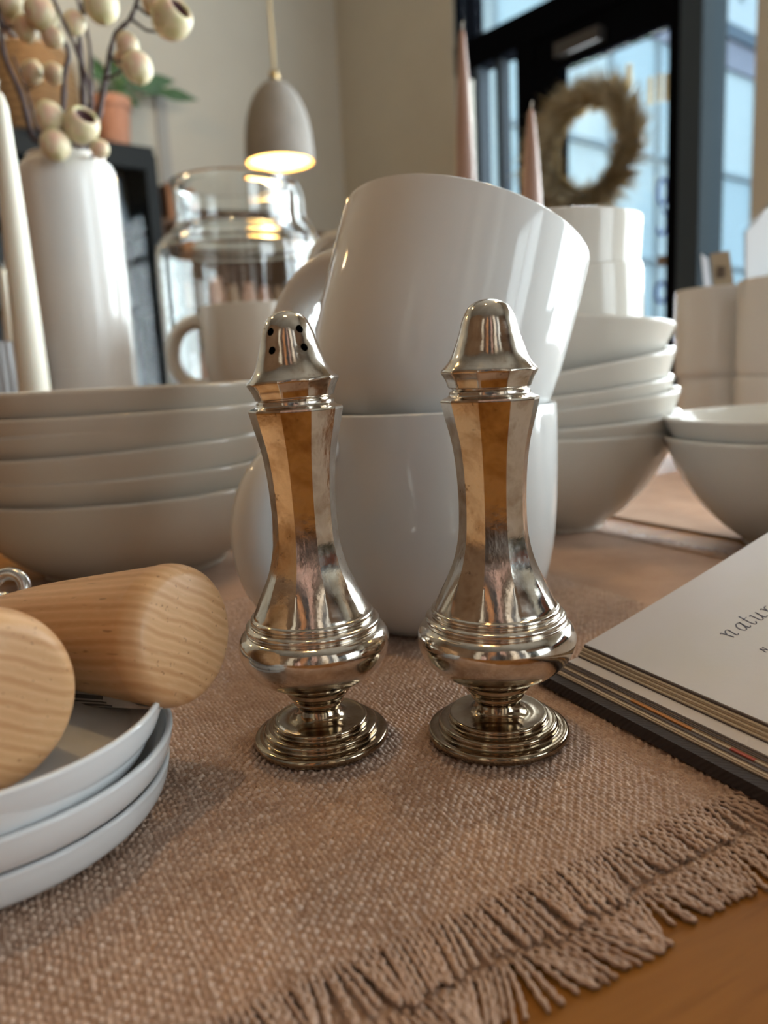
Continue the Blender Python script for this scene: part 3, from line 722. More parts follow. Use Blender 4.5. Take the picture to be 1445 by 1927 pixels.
DEEP.materials.append(M_BOWL)
ORDW = ['first', 'second', 'third', 'fourth', 'fifth', 'sixth', 'seventh', 'eighth']
ORD = ['topmost', 'second from the top', 'third from the top', 'fourth from the top', 'fifth from the top', 'bottom']
def tilt_rot(ang_right_up, ang_back=0.0):
    return (math.radians(ang_back), -math.radians(ang_right_up), 0)
bx_, by_ = -0.145, 0.437
zs = [0.0535, 0.0418, 0.0350, 0.0238, 0.0118, 0.0002]
tl = [0.0, 0.3, 2.4, 2.0, 0.0, 0.0]
for i in range(6):
    o = obj('serving_bowl', WIDE, None, None, (bx_ + random.uniform(-.002, .002), by_ + random.uniform(-.002, .002), zs[i]), tilt_rot(tl[i]))
    tag(o, 'wide shallow cream bowl, %s in the left stack of six' % ORD[i], 'bowl', 'wide cream bowls stacked on the left')
RX, RY = 0.1205, 0.487
ends = [(1258, 613, -4.0), (1257, 653, 8.0), (1254, 704, 5.4), (1266, 727, 4.7), (1269, 769, 2.6), (1261, 829, 0.0)]
for i, (ex, ey, a) in enumerate(ends):
    ta = math.radians(a); e = at_y(ex, ey, RY)
    cz = e.z - 0.0716 * math.sin(ta) - 0.0607 * math.cos(ta); cx = e.x - 0.0716 * math.cos(ta) + 0.0607 * math.sin(ta)
    o = obj('soup_bowl', DEEP, None, None, (cx, RY, max(cz, -0.0003)), tilt_rot(a))
    tag(o, 'deep white bowl, %s in the stack right of the mugs' % ORD[i], 'bowl', 'deep white bowls stacked on the right')
CUPM = shell([(0, 0.004), (0.026, 0.004), (0.0275, 0), (0.0300, 0), (0.0340, 0.0020), (0.0415, 0.0100), (0.0462, 0.0230), (0.0488, 0.0420), (0.0500, 0.0650), (0.0502, 0.0735), (0.0497, 0.0748), (0.0485, 0.0745), (0.0478, 0.0730), (0.0470, 0.0500), (0.0445, 0.0260), (0.0395, 0.0130), (0.0300, 0.0080), (0, 0.0075)]).mesh('tumbler_cup', True, 60)
CUPM.materials.append(M_BOWL)
c1 = at_y(1215, 508, 0.49); c2 = at_y(1196, 412, 0.49)
tag(obj('tumbler_cup', CUPM, None, None, (c1.x - 0.0500, 0.488, c1.z - 0.0755), tilt_rot(4)), 'white handleless cup set in the top bowl, under another cup', 'cup', 'white cups on the bowl stack')
tag(obj('tumbler_cup', CUPM, None, None, (c2.x - 0.0505, 0.488, c2.z - 0.0755), tilt_rot(-1)), 'white handleless cup at the very top, nested in another cup below the wreath', 'cup', 'white cups on the bowl stack')
q1 = at_y(1263, 850, 0.415)
tag(obj('soup_bowl', DEEP, None, None, (q1.x + 0.0716, 0.415, -0.0022), (0, 0, 0.4)), 'lower deep white bowl of the pair at the right edge above the book', 'bowl', 'pair of white bowls at the right edge')
tag(obj('soup_bowl', DEEP, None, None, (q1.x + 0.0720, 0.415, 0.0092), tilt_rot(0.5)), 'upper deep white bowl of the pair at the right edge above the book', 'bowl', 'pair of white bowls at the right edge')

# ------------------------------------------------------------------ straight white pots at the right back
POT = shell([(0, 0.003), (0.037, 0.003), (0.038, 0), (0.0400, 0), (0.0415, 0.0015), (0.0424, 0.006), (0.0428, 0.020), (0.0428, 0.070), (0.0426, 0.0838), (0.0420, 0.0853), (0.0408, 0.0853), (0.0400, 0.0838), (0.0398, 0.060), (0.0395, 0.010), (0.036, 0.0062), (0, 0.006)], 72).mesh('straight_pot', True, 60)
POT.materials.append(M_PLANTER)
ca = at_y(1352, 690, 0.80); cb = at_y(1395, 600, 0.715)
for nm, x, y in (('back-left', ca.x, 0.80), ('front', cb.x + 0.0428, 0.715)):
    for k, w in enumerate(('lower', 'upper')):
        tag(obj('straight_pot', POT, None, None, (x + (0.004 if k == 0 and nm == 'back-left' else 0), y, -0.0037 + 0.0857 * k)), '%s straight-sided white pot of the %s stack at the right edge' % (w, nm), 'pot', 'straight white pots at the right edge')
def card(name, label, cat, pts, Y0, Y1, thick, m, extra=None):
    """a stiff upright sheet through given picture points, at depths Y0 (left) to Y1 (right)"""
    o = None
    xs = [p[0] for p in pts]; a, b = min(xs), max(xs)
    P = [at_y(x, y, Y0 + (Y1 - Y0) * (x - a) / (b - a)) for x, y in pts]
    base = min(P, key=lambda p: p.z); base = Vector((sum(p.x for p in P) / len(P), sum(p.y for p in P) / len(P), base.z))
    nrm = (P[1] - P[0]).cross(P[2] - P[0]).normalized(); 
    if nrm.y > 0: nrm = -nrm
    n = len(P); mb = MB(); vs = [p - base for p in P] + [p - base - nrm * thick for p in P]
    mb.add(vs, [tuple(range(n)), tuple(range(2 * n - 1, n - 1, -1))] + [(i, (i + 1) % n, n + (i + 1) % n, n + i) for i in range(n)])
    root = thing(name, label, cat, base)
    obj('sheet', mb.mesh(name, False), m, root)
    return root, base, nrm
kraft = varied('kraft_card', (0.30, 0.215, 0.13), (0.36, 0.26, 0.165), 60, rough=0.85)
r_, b_, n_ = card('kraft_tag', 'small kraft card with a dark printed square standing in a white pot', 'card', [(1337, 478), (1372, 471), (1385, 560), (1346, 560)], 0.80, 0.80, 0.0012, kraft)
pc = at_y(1356, 512, 0.80)
mb = MB(); mb.box(-0.0042, 0.0042, -0.0004, 0.0002, -0.0055, 0.0055)
obj('printed_mark', mb.mesh('printed_mark', False), mat('dark_brown_ink', (0.10, 0.065, 0.04), rough=0.9), r_, loc=pc - b_ + n_ * 0.0005)
card('white_tag', 'narrow white card edge standing beside the kraft card', 'card', [(1320, 478), (1332, 486), (1342, 560), (1328, 560)], 0.795, 0.80, 0.0012, mat('white_card', (0.62, 0.62, 0.66), rough=0.7))
rt, b_, n_ = card('sign_holder', 'grey-white card with a clear slanted top edge leaning in the front pot', 'sign', [(1404, 437), (1458, 380), (1470, 560), (1404, 560)], 0.715, 0.735, 0.002, mat('grey_white_card', (0.50, 0.49, 0.49), rough=0.5))
P = [at_y(x, y, 0.713 + (x - 1404) / 66 * 0.02) - b_ for x, y in ((1399, 437), (1458, 374))]
mb = MB(); mb.tube(P, 0.0022, 8); obj('clear_edge', mb.mesh('clear_edge'), thin_glass('acrylic_edge', (0.9, 0.93, 0.95)), rt)
P = [at_y(x, y, 0.713) - b_ for x, y in ((1400, 437), (1400, 560))]
mb = MB(); mb.tube(P, 0.0016, 8); obj('clear_edge', mb.mesh('clear_edge'), bpy.data.materials['acrylic_edge'], rt)

# ------------------------------------------------------------------ little dishes at the left front
def dish_mesh(R):
    k = R / 0.042
    return shell([(0, 0.0020), (0.0255 * k, 0.0018), (0.0300 * k, 0.0), (0.0325 * k, 0.0), (0.0362 * k, 0.0010), (0.0396 * k, 0.0036), (0.0412 * k, 0.0070), (0.0418 * k, 0.0098), (0.0419 * k, 0.0106), (0.0413 * k, 0.0111), (0.0405 * k, 0.0108),
                  (0.0398 * k, 0.0092), (0.0380 * k, 0.0066), (0.0345 * k, 0.0048), (0.0300 * k, 0.0042), (0, 0.0040)], 110).mesh('small_dish', True, 60)
for lab, cx, cy, z, R, rx, ry in (
        ('bottom small white dish of the front left stack', -0.0992, 0.1692, 0.0001, 0.0438, 0, 0),
        ('second small white dish from the bottom, jutting out to the right', -0.0972, 0.1664, 0.0098, 0.0442, 0, 0.0),
        ('third small white dish from the bottom, pale blue in the light', -0.0985, 0.1640, 0.0142, 0.0418, 0, 0),
        ('topmost small white dish carrying the two wooden tools', -0.0960, 0.1648, 0.0187, 0.0420, 0, 0.0)):
    me = dish_mesh(R); me.materials.append(M_DISH)
    tag(obj('small_dish', me, None, None, (cx, cy, z), (math.radians(rx), math.radians(ry), 0)), lab, 'dish', 'small white dishes at the front left')
me = dish_mesh(0.052); me.materials.append(M_DISH)
tag(obj('small_dish', me, None, None, (-0.180, 0.2860, -0.0022 + 0.002)), 'white dish behind the wooden tools at the left edge', 'dish')

# ------------------------------------------------------------------ wooden tools
def wood_tool(label, end, tail, r, roll=0.0, label_sticker=False):
    """pear-shaped beech handle; end = rounded blunt end, tail = slim end"""
    end, tail = Vector(end), Vector(tail)
    d = (end - tail); L = d.length; zq = d.normalized()
    o = thing('wooden_tool', label, 'tool', tail)
    rot = Vector((0, 0, 1)).rotation_difference(zq).to_matrix() @ Matrix.Rotation(roll, 3, 'Z')
    o.rotation_euler = rot.to_euler()
    prof = [(0, 0.0, 0), (0.30 * r, 0.0004, 0), (0.36 * r, 0.004, 0), (0.38 * r, 0.14 * L, 0), (0.52 * r, 0.36 * L, 0), (0.78 * r, 0.60 * L, 0), (0.98 * r, L - 0.75 * r, 0), (1.02 * r, L - 0.40 * r, 0), (0.985 * r, L - 0.20 * r, 0), (0.90 * r, L - 0.085 * r, 0), (0.76 * r, L - 0.040 * r, 0), (0.45 * r, L - 0.012 * r, 0), (0, L, 0)]
    obj('handle', MB().lathe(fix(spline(prof, 6)), 72).mesh('handle', True, 80), M_BEECH, o)
    return o, rot
w1, wr1 = wood_tool('beech wooden tool lying across the dishes, its blunt end pointing right', (-0.0475, 0.1760, 0.0425), (-0.1560, 0.2330, 0.0300), 0.0170, 0.5)
w2, wr2 = wood_tool('beech wooden tool at the left edge with its blunt end facing the viewer', (-0.0775, 0.1395, 0.0415), (-0.1650, 0.2200, 0.0420), 0.0188, 0.3)
# paper price sticker under the first tool, with printed bars
def sticker():
    pa = mat('white_sticker_paper', (0.66, 0.62, 0.60), rough=0.6)
    ink = mat('grey_printed_bars', (0.10, 0.095, 0.10), rough=0.7)
    UP = [(305, 1331, .1665), (262, 1329, .1715), (225, 1311, .1765), (190, 1292, .1815), (128, 1284, .1890), (80, 1280, .195)]
    LO = [(305, 1334, .1660), (262, 1334, .1705), (225, 1332, .1755), (190, 1330, .1805), (128, 1328, .1880), (80, 1326, .194)]
    def pt(a, b, off=0.0):
        # a runs along the tool from the blunt end, b hangs down from the wood
        k = min(4.999, a * 5); i = int(k); f = k - i
        u = [p + (q - p) * f for p, q in zip(UP[i], UP[i + 1])]; l = [p + (q - p) * f for p, q in zip(LO[i], LO[i + 1])]
        pu, pl = at_y(*u), at_y(*l)
        return pu + (pl - pu) * b + Vector((-0.2, -0.8, 0.3)).normalized() * off
    def patch(name, a0, a1, b0, b1, m, off, par, thick=0.0002):
        mb = MB(); n = 14; vs = []
        for i in range(n + 1):
            a = a0 + (a1 - a0) * i / n
            for b, o2 in ((b0, off), (b1, off), (b1, off - thick), (b0, off - thick)): vs.append(wr1.transposed() @ (pt(a, b, o2) - w1.location))
        fs = [(i * 4 + k, i * 4 + (k + 1) % 4, (i + 1) * 4 + (k + 1) % 4, (i + 1) * 4 + k) for i in range(n) for k in range(4)] + [(3, 2, 1, 0), (n * 4, n * 4 + 1, n * 4 + 2, n * 4 + 3)]
        mb.add(vs, fs); return obj(name, mb.mesh(name, True, 40), m, par)
    st = patch('price_sticker', 0, 1, -0.12, 1, pa, 0, w1)
    for b0, b1, a0, a1 in ((0.45, 0.64, 0.58, 0.79), (0.72, 0.79, 0.54, 0.76), (0.86, 0.96, 0.48, 0.80), (0.55, 0.75, 0.83, 0.97)):
        patch('barcode_bar', a0, a1, b0, b1, ink, 0.0002, st)
sticker()
# small steel ring fitting at the left edge
cM = at_y(16, 1104, 0.262)
o = thing('steel_ring', 'small steel ring with a tab at the left edge behind the wooden tool', 'ring', (cM.x, cM.y, cM.z - 0.009))
def torus(R, r, n=40, k=14, M=None):
    vs = []; fs = []
    for i in range(n):
        a = 2 * PI * i / n
        for j in range(k):
            b = 2 * PI * j / k; p = Vector(((R + r * math.cos(b)) * math.cos(a), (R + r * math.cos(b)) * math.sin(a), r * math.sin(b))); vs.append(M @ p if M else p)
    for i in range(n):
        for j in range(k): fs.append((i * k + j, ((i + 1) % n) * k + j, ((i + 1) % n) * k + (j + 1) % k, i * k + (j + 1) % k))
    return vs, fs
mb = MB(); mb.add(*torus(0.0056, 0.0022, M=Matrix.Translation((0, 0, 0.008)) @ Matrix.Rotation(1.25, 4, 'X'))); obj('ring', mb.mesh('ring'), M_STEEL, o)
mb = MB(); mb.tube([(-0.004, 0.004, 0.003), (-0.016, 0.012, 0.0015), (-0.05, 0.028, 0.000)], [0.003, 0.0026, 0.002], 12); obj('tab', mb.mesh('tab'), M_STEEL, o)

# ------------------------------------------------------------------ open book
def book():
    A = at_z(1100, 1212, 0.0115); rot = math.atan2(0.436, 0.9)
    o = thing('open_book', 'open book with dark linen cover and a pale title page, right of the shakers', 'book', (A.x, A.y, 0.0003), (0, 0, rot))
    cov = mat('charcoal_book_linen', (0.055, 0.045, 0.045), rough=0.75, spec=0.3)
    N, L, b = nodes(cov)
    wv = N.new('ShaderNodeTexWave'); wv.inputs['Scale'].default_value = 330; wv.bands_direction = 'DIAGONAL'; L.new(coords(cov), wv.inputs['Vector'])
    setin(cov, 'Normal', bump(cov, wv.outputs['Fac'], 0.35, 0.0004))
    QL = 0.24; SP = 0.135           # page height, distance to the spine
    def slab(name, p0, p1, q0, q1, zf, zt, m, n=24, label=None, parent=o):
        mb = MB(); vs = []
        for i in range(n + 1):
            p = p0 + (p1 - p0) * i / n
            for q, z in ((q0, zf(p)), (q1, zf(p)), (q1, zt(p)), (q0, zt(p))): vs.append((p, -q, z))
        fs = [(i * 4 + k, (i + 1) * 4 + k, (i + 1) * 4 + (k + 1) % 4, i * 4 + (k + 1) % 4) for i in range(n) for k in range(4)] + [(0, 1, 2, 3), (n * 4 + 3, n * 4 + 2, n * 4 + 1, n * 4)]
        mb.add(vs, fs); x = obj(name, mb.mesh(name, True, 30), m, parent)
        if label: x['label'] = label
        return x
    slab('cover_board', -0.0158, SP + 0.012, -0.005, QL + 0.004, lambda p: 0.0, lambda p: 0.0036, cov, 4)
    slab('cover_board', SP + 0.014, 2 * SP + 0.042, -0.005, QL + 0.004, lambda p: 0.0, lambda p: 0.0036, cov, 4)
    top = lambda p: 0.0112 + 0.272 * p + 0.25 * p * p if p < 0.105 else 0.0112 + 0.02856 + 0.002756 + (0.3245 * (p - 0.105)) * max(0.0, 1 - (p - 0.105) / 0.06)
    pm = lambda n, c: mat(n, c, rough=0.6, spec=0.3)
    cream, dark, white, orange, red, grey, tan = pm('cream_page_edge', (0.60, 0.49, 0.36)), pm('dark_printed_page', (0.11, 0.085, 0.08)), pm('white_page', (0.70, 0.65, 0.64)), pm('orange_printed_page', (0.62, 0.26, 0.07)), pm('red_printed_page', (0.48, 0.10, 0.06)), pm('grey_printed_page', (0.33, 0.27, 0.24)), pm('tan_page_edge', (0.48, 0.37, 0.27))  # page edges alternate in their own printed colours
    # layers from bottom to top: fraction of block height, fore-edge position p, colour
    lay = [(0.00, 0.10, -0.0118, tan), (0.10, 0.16, -0.0112, cream), (0.16, 0.20, -0.0104, grey), (0.20, 0.25, -0.0102, dark), (0.25, 0.31, -0.0090, cream), (0.31, 0.36, -0.0082, tan), (0.36, 0.41, -0.0080, dark), (0.41, 0.45, -0.0074, grey), (0.45, 0.49, -0.0072, dark),
           (0.49, 0.55, -0.0068, white), (0.55, 0.60, -0.0028, dark), (0.60, 0.66, -0.0026, cream), (0.66, 0.71, -0.0020, tan), (0.71, 0.77, -0.0018, cream), (0.77, 0.82, -0.0012, tan), (0.82, 0.88, -0.0010, cream), (0.88, 0.955, -0.0003, dark)]
    zb = 0.0037
    for k, (f0, f1, p0, m) in enumerate(lay):
        slab('page', p0, SP - 0.001, 0.0, QL - 0.001, lambda p, f=f0: zb + (top(p) - zb) * f, lambda p, f=f1: zb + (top(p) - zb) * (f - 0.006), m)
        slab('page', SP + 0.001, 2 * SP + 0.005 - p0, 0.0, QL - 0.001, lambda p, f=f0: zb + (top(2 * SP - p) - zb) * f, lambda p, f=f1: zb + (top(2 * SP - p) - zb) * (f - 0.006), m)
    # printed colour blocks showing at the page edges
    for q0, q1, f0, f1, p0, m in ((0.030, 0.052, 0.262, 0.305, -0.00915, orange), (0.064, 0.071, 0.262, 0.305, -0.00915, red), (0.012, 0.027, 0.262, 0.305, -0.00915, tan)):
        slab('page_print', p0, p0 + 0.004, q0, q1, lambda p, f=f0: zb + (top(p) - zb) * f, lambda p, f=f1: zb + (top(p) - zb) * f + 0.00012, m, 3)
    tp = mat('pale_title_page', (0.66, 0.63, 0.64), rough=0.45, spec=0.35)
    v = coords(tp); f = noise(tp, v, 16, 3)
    setin(tp, 'Base Color', ramp(tp, f, [(0.52, (0.665, 0.635, 0.645)), (0.74, (0.65, 0.615, 0.565))]))
    setin(tp, 'Normal', bump(tp, noise(tp, v, 700, 3), 0.08, 0.0003))
    t1 = slab('title_page', 0.0, SP, 0.0, QL - 0.001, lambda p: zb + (top(p) - zb) * 0.955, lambda p: top(p), tp, 30, 'pale title page')
    slab('title_page', SP + 0.0005, 2 * SP + 0.004, 0.0, QL - 0.001, lambda p: zb + (top(2 * SP - p) - zb) * 0.955, lambda p: top(2 * SP - p), tp, 30)
    # thin italic lettering as raised ink ribbons
    ink = mat('aubergine_ink', (0.035, 0.025, 0.05), rough=0.6)
    strokes = {'n': [[(0.0, 0.95), (0.08, 1.0), (0.2, 0.0)], [(0.13, 0.55), (0.3, 0.9), (0.45, 1.0), (0.55, 0.9), (0.50, 0.5), (0.45, 0.12), (0.52, 0.0), (0.64, 0.1)]],
               'a': [[(0.50, 0.95), (0.33, 1.0), (0.12, 0.75), (0.05, 0.3), (0.17, 0.0), (0.35, 0.15), (0.5, 0.6), (0.56, 1.0)], [(0.56, 1.0), (0.48, 0.4), (0.48, 0.08), (0.56, 0.0), (0.68, 0.12)]],
               't': [[(0.22, 1.55), (0.13, 0.9), (0.08, 0.3), (0.14, 0.0), (0.26, 0.05), (0.36, 0.22)], [(0.0, 1.0), (0.40, 1.05)]],
               'u': [[(0.0, 0.95), (0.10, 1.0), (0.08, 0.5), (0.06, 0.15), (0.16, 0.0), (0.32, 0.15), (0.46, 0.55), (0.52, 1.0)], [(0.52, 1.0), (0.45, 0.4), (0.45, 0.08), (0.52, 0.0), (0.64, 0.1)]],
               'r': [[(0.0, 0.95), (0.10, 1.0), (0.13, 0.5), (0.12, 0.0)], [(0.13, 0.5), (0.25, 0.85), (0.40, 1.0), (0.48, 0.95)]],
               'N': [[(0.0, 0.0), (0.12, 1.35)], [(0.12, 1.35), (0.50, 0.0)], [(0.50, 0.0), (0.62, 1.35)]]}
    def letter(ch, p, q, size, w):
        mb = MB()
        for st in strokes[ch]:
            pts = spline(st, 6) if len(st) > 2 else [np.array(st[0]), np.array(st[1])]
            V = []
            for i, a in enumerate(pts):
                t = np.array(pts[min(i + 1, len(pts) - 1)]) - np.array(pts[max(i - 1, 0)]); t = t / (np.linalg.norm(t) + 1e-9); nn = np.array((-t[1], t[0]))
                ww = w * (0.65 + 0.5 * abs(t[1]))
                for s_ in (-1, 1):
                    x = p + (a[0] * 1.15 + 0.10 * a[1]) * size + nn[0] * ww * s_; y = q - a[1] * size - nn[1] * ww * s_
                    V += [(x, -y, top(x) + 0.00002), (x, -y, top(x) + 0.00006)]
            n = len(pts); F = []
            for i in range(n - 1):
                a = i * 4; F += [(a + 1, a + 3, a + 7, a + 5), (a, a + 4, a + 6, a + 2), (a, a + 1, a + 5, a + 4), (a + 2, a + 6, a + 7, a + 3)]
            F += [(0, 2, 3, 1), (n * 4 - 4, n * 4 - 3, n * 4 - 1, n * 4 - 2)]
            mb.add(V, F)
        obj('letter', mb.mesh('letter', False), ink, t1)
    def inv(x, y):                      # picture point to page coordinates, on the sloping page
        p = 0.04
        for _ in range(8):
            P = at_z(x, y, top(p)) - Vector((A.x, A.y, 0)); p = P.x * math.cos(rot) + P.y * math.sin(rot); q = P.x * math.sin(rot) - P.y * math.cos(rot)
        return p, q
    pn = inv(1376, 1206); pu = inv(1437, 1167)
    n_top = inv(1356, 1196)
    size = pn[1] - n_top[1]
    x = n_top[0] - 0.0006
    slope = (pu[1] - pn[1]) / (pu[0] - pn[0])
    adv = (pu[0] - pn[0]) / 2.55
    for ch, k in zip('natur', (0.0, 1.0, 1.86, 2.45, 3.4)):
        letter(ch, x + adv * k * 0.93, pn[1] + slope * (adv * k), abs(size), 0.00019)
    pN = inv(1443, 1230)
    letter('N', inv(1426, 1226)[0], pN[1], abs(size) * 0.42, 0.00012)
book()

# ------------------------------------------------------------------ vase with berry branches
vb = at_y(172, 712, 0.75); VX, VY = vb.x, 0.75
def vase():
    o = thing('vase', 'tall white glazed bottle vase holding bare berry branches', 'vase', (VX, VY, -0.0037))
    h = 0.3125
    prof = [(0, 0.004), (0.036, 0.004), (0.037, 0.0), (0.0400, 0.0), (0.0425, 0.0025), (0.0430, 0.010), (0.0430, 0.060), (0.0429, 0.160), (0.0428, 0.230), (0.0425, 0.280), (0.0418, 0.296), (0.0398, 0.3035), (0.0366, 0.3060), (0.0345, 0.3075), (0.0343, 0.3105), (0.0335, 0.3125),
            (0.0318, 0.3118), (0.0312, 0.3080), (0.0330, 0.3020), (0.0375, 0.2920), (0.0385, 0.270), (0.0386, 0.1), (0.0380, 0.012), (0, 0.010)]
    obj('body', MB().lathe(fix(spline(prof, 4)), 96).mesh('vase_body', True, 60), M_VASE, o)
    obj('glaze_line', MB().lathe([(0.0429, 0.0585 + 0.06), (0.0434, 0.0600 + 0.06), (0.0429, 0.0615 + 0.06)], 96).mesh('glaze_line'), M_VASE, o)
vase()
M_STEM = varied('aubergine_brown_bark', (0.055, 0.034, 0.038), (0.09, 0.06, 0.06), 90, rough=0.7)
def pod_mat():
    m = mat('cream_pink_pod', (0.72, 0.62, 0.42), rough=0.38, spec=0.4, sss=0.15)
    f = noise(m, coords(m), 48, 2)
    setin(m, 'Base Color', ramp(m, f, [(0.36, (0.56, 0.54, 0.26)), (0.52, (0.74, 0.66, 0.44)), (0.72, (0.72, 0.42, 0.34))])); return m
M_POD = pod_mat(); M_PODIN = mat('maroon_pod_mouth', (0.07, 0.02, 0.022), rough=0.7)
def pod(parent, c, r, axis, mouth):
    """egg-shaped pod; mouth: open end along +axis"""
    if mouth:
        pr = [(0, -1.0), (0.45, -0.90), (0.82, -0.58), (1.0, -0.08), (0.97, 0.38), (0.84, 0.70), (0.70, 0.82), (0.60, 0.82), (0.56, 0.70)]
    else:
        pr = [(0, -0.98), (0.45, -0.90), (0.82, -0.58), (1.0, -0.08), (0.92, 0.45), (0.66, 0.86), (0.32, 1.10), (0.08, 1.20), (0, 1.20)]
    R = Vector((0, 0, 1)).rotation_difference(Vector(axis).normalized()).to_matrix().to_4x4()
    p = obj('pod', MB().lathe([(max(0, a * r), b * r) for a, b in fix(spline(pr, 3))], 24, R).mesh('pod', True), M_POD, parent, loc=c - parent.location)
    if mouth:
        obj('pod_mouth', MB().lathe([(0.61 * r, 0.78 * r), (0.52 * r, 0.52 * r), (0.28 * r, 0.36 * r), (0, 0.33 * r)], 20, R).mesh('pod_mouth'), M_PODIN, p)
def branch(label, pts, rad, pods):
    """pts: (px, py, Y); pods: (px, py, Y, radius px, axis, mouth)"""
    P = [at_y(x, y, Y) for x, y, Y in pts]
    P = [Vector((VX + random.uniform(-.012, .012), VY + random.uniform(-.012, .012), 0.020))] + P
    root = thing('berry_branch', label, 'branch', P[0], group='branches in the white vase')
    S = [Vector(p) for p in spline([tuple(p) for p in P], 6)]
    n = len(S); rr = [rad * (1 - 0.45 * i / n) * (1 + 0.18 * math.sin(i * 2.1)) for i in range(n)]
    mb = MB(); mb.tube([p - P[0] for p in S], rr, 9); obj('stem', mb.mesh('stem'), M_STEM, root)
    for x, y, Y, r, ax, mo in pods:
        c = at_y(x, y, Y); R_ = r * Y / FPX
        k = min(range(n), key=lambda i: (S[i] - c).length + max(0, S[i].z - c.z) * 0.5)
        a = S[k]; e = c - Vector(ax).normalized() * R_ * 0.9
        mid = (a + e) / 2 + Vector((0, 0, -0.004))
        mb = MB(); mb.tube([p - P[0] for p in (a, mid, e)], [rad * 0.5, rad * 0.42, rad * 0.45], 7); obj('twig', mb.mesh('twig'), M_STEM, root)
        pod(root, c, R_, ax, mo)
branch('dark berry branch arching to the far left edge above the ivory candle', [(120, 296, .75), (66, 265, .74), (40, 180, .73), (8, 105, .73), (0, 40, .73), (-14, -30, .73)], 0.0030, [(48, 52, .735, 20, (0.3, 0, -1), False), (22, 50, .76, 18, (-.3, 0, 1), False), (18, 8, .74, 24, (-.2, -.3, 1), True)])
branch('thin berry branch with a pink-blushed pod leaning left behind the candle', [(128, 297, .755), (75, 250, .77), (50, 170, .78), (24, 105, .78)], 0.0017, [(60, 137, .77, 18, (0.5, -.2, .8), False), (100, 138, .765, 17, (0.9, -.2, -.4), False)])
branch('berry branch carrying the twin cream pods at the vase lip', [(140, 296, .74), (120, 240, .73), (122, 140, .735), (128, 95, .74), (95, 30, .74), (78, -20, .74)], 0.0028, [(95, 223, .700, 25, (-.2, -.3, .9), False), (104, 272, .697, 26, (0.4, -.5, -.8), False), (78, 28, .725, 27, (-.5, -.3, .7), False), (98, 70, .73, 18, (.8, -.3, -.4), False)])
branch('upright berry branch with a hollow open pod above the vase mouth', [(160, 297, .75), (158, 240, .755), (155, 140, .76), (150, 60, .765), (165, -30, .77)], 0.0034, [(152, 238, .705, 30, (.6, -.55, .55), True), (187, 281, .712, 16, (.7, -.4, .2), False), (140, 42, .75, 19, (-.4, -.2, -.9), False), (190, 8, .75, 29, (.2, -.3, -1), False)])
branch('forked berry branch reaching right to the open pod below the ceiling', [(172, 297, .745), (186, 220, .745), (198, 150, .745), (215, 70, .74), (245, 35, .735), (262, -10, .735)], 0.0030, [(258, 126, .715, 26, (.35, -.3, -.9), False), (240, 86, .72, 19, (-.2, -.3, .9), False), (322, 36, .715, 33, (.75, -.5, .45), True), (290, 4, .73, 21, (-.3, -.2, .9), False), (232, 108, .74, 15, (-.5, 0, -.8), False)])
branch('slender dark twig rising straight behind the other branches', [(165, 297, .765), (172, 180, .78), (168, 80, .79), (140, -20, .79)], 0.0022, [])
branch('curved dark twig crossing the middle of the bouquet', [(150, 297, .735), (172, 200, .73), (150, 110, .725), (110, 20, .725), (88, -30, .725)], 0.0024, [])

# ------------------------------------------------------------------ candles
def candle(label, base, tip, r0, r1, m, group=None, holder=0.05, hm=None):
    base, tip = Vector(base), Vector(tip); h = tip.z - base.z
    o = thing('taper_candle', label, 'candle', base, group=group)
    lean = math.atan2(tip.x - base.x, h), math.atan2(tip.y - base.y, h)
    o.rotation_euler = (-lean[1], lean[0], 0)
    L = (tip - base).length
    pr = [(0, 0), (r0 * 0.96, 0), (r0, 0.003), (r0 * 0.985, 0.25 * L), (r0 * 0.5 + r1 * 0.5, 0.66 * L), (r1, 0.93 * L), (r1 * 0.85, 0.97 * L), (r1 * 0.45, 0.995 * L), (0, L)]
    obj('wax', MB().lathe(fix(spline(pr, 5)), 32).mesh('wax', True, 60), m, o)
    mb = MB(); mb.tube([(0, 0, L - 0.002), (0.0005, 0, L + 0.004), (0.0015, 0, L + 0.008)], 0.0007, 6); obj('wick', mb.mesh('wick'), mat_wick, o)
    return o
mat_wick = mat('white_wick', (0.7, 0.66, 0.58), rough=0.9)
M_IVORY = mat('ivory_wax', (0.80, 0.765, 0.65), rough=0.35, sss=0.25)
M_ROSE = mat('dusty_rose_wax', (0.36, 0.225, 0.175), rough=0.4, sss=0.1)
def stick(label, x, y, h, r, m, group=None):
    o = thing('candlestick', label, 'candlestick', (x, y, -0.0037), group=group)
    h += 0.0037
    pr = [(0, 0), (0.030, 0), (0.032, 0.002), (0.031, 0.005), (0.012, 0.009), (0.007, 0.02), (0.006, max(0.03, h - 0.03)), (r + 0.004, h - 0.004), (r + 0.005, h + 0.012), (r + 0.0025, h + 0.012), (r + 0.001, h), (0, h)]
    if h < 0.045: pr = [(0, 0), (0.030, 0), (0.032, 0.002), (0.030, 0.006), (r + 0.006, h - 0.003), (r + 0.005, h + 0.012), (r + 0.0025, h + 0.012), (r + 0.001, h), (0, h)]
    obj('stand', MB().lathe(pr, 40).mesh('stand', True, 40), m, o)
M_BRASS = mat('aged_brass', (0.45, 0.32, 0.15), rough=0.35, metal=1.0)
cb_ = at_y(61, 712, 0.62); ct_ = at_y(4, 172, 0.62)
stick('low black holder of the ivory candle behind the left bowls', cb_.x, 0.62, 0.02, 0.0125, M_BLACKMETAL)
candle('tall ivory taper candle at the left edge beside the vase', (cb_.x, 0.62, 0.0205), (cb_.x + 0.002, 0.62, ct_.z), 0.0122, 0.0062, M_IVORY)
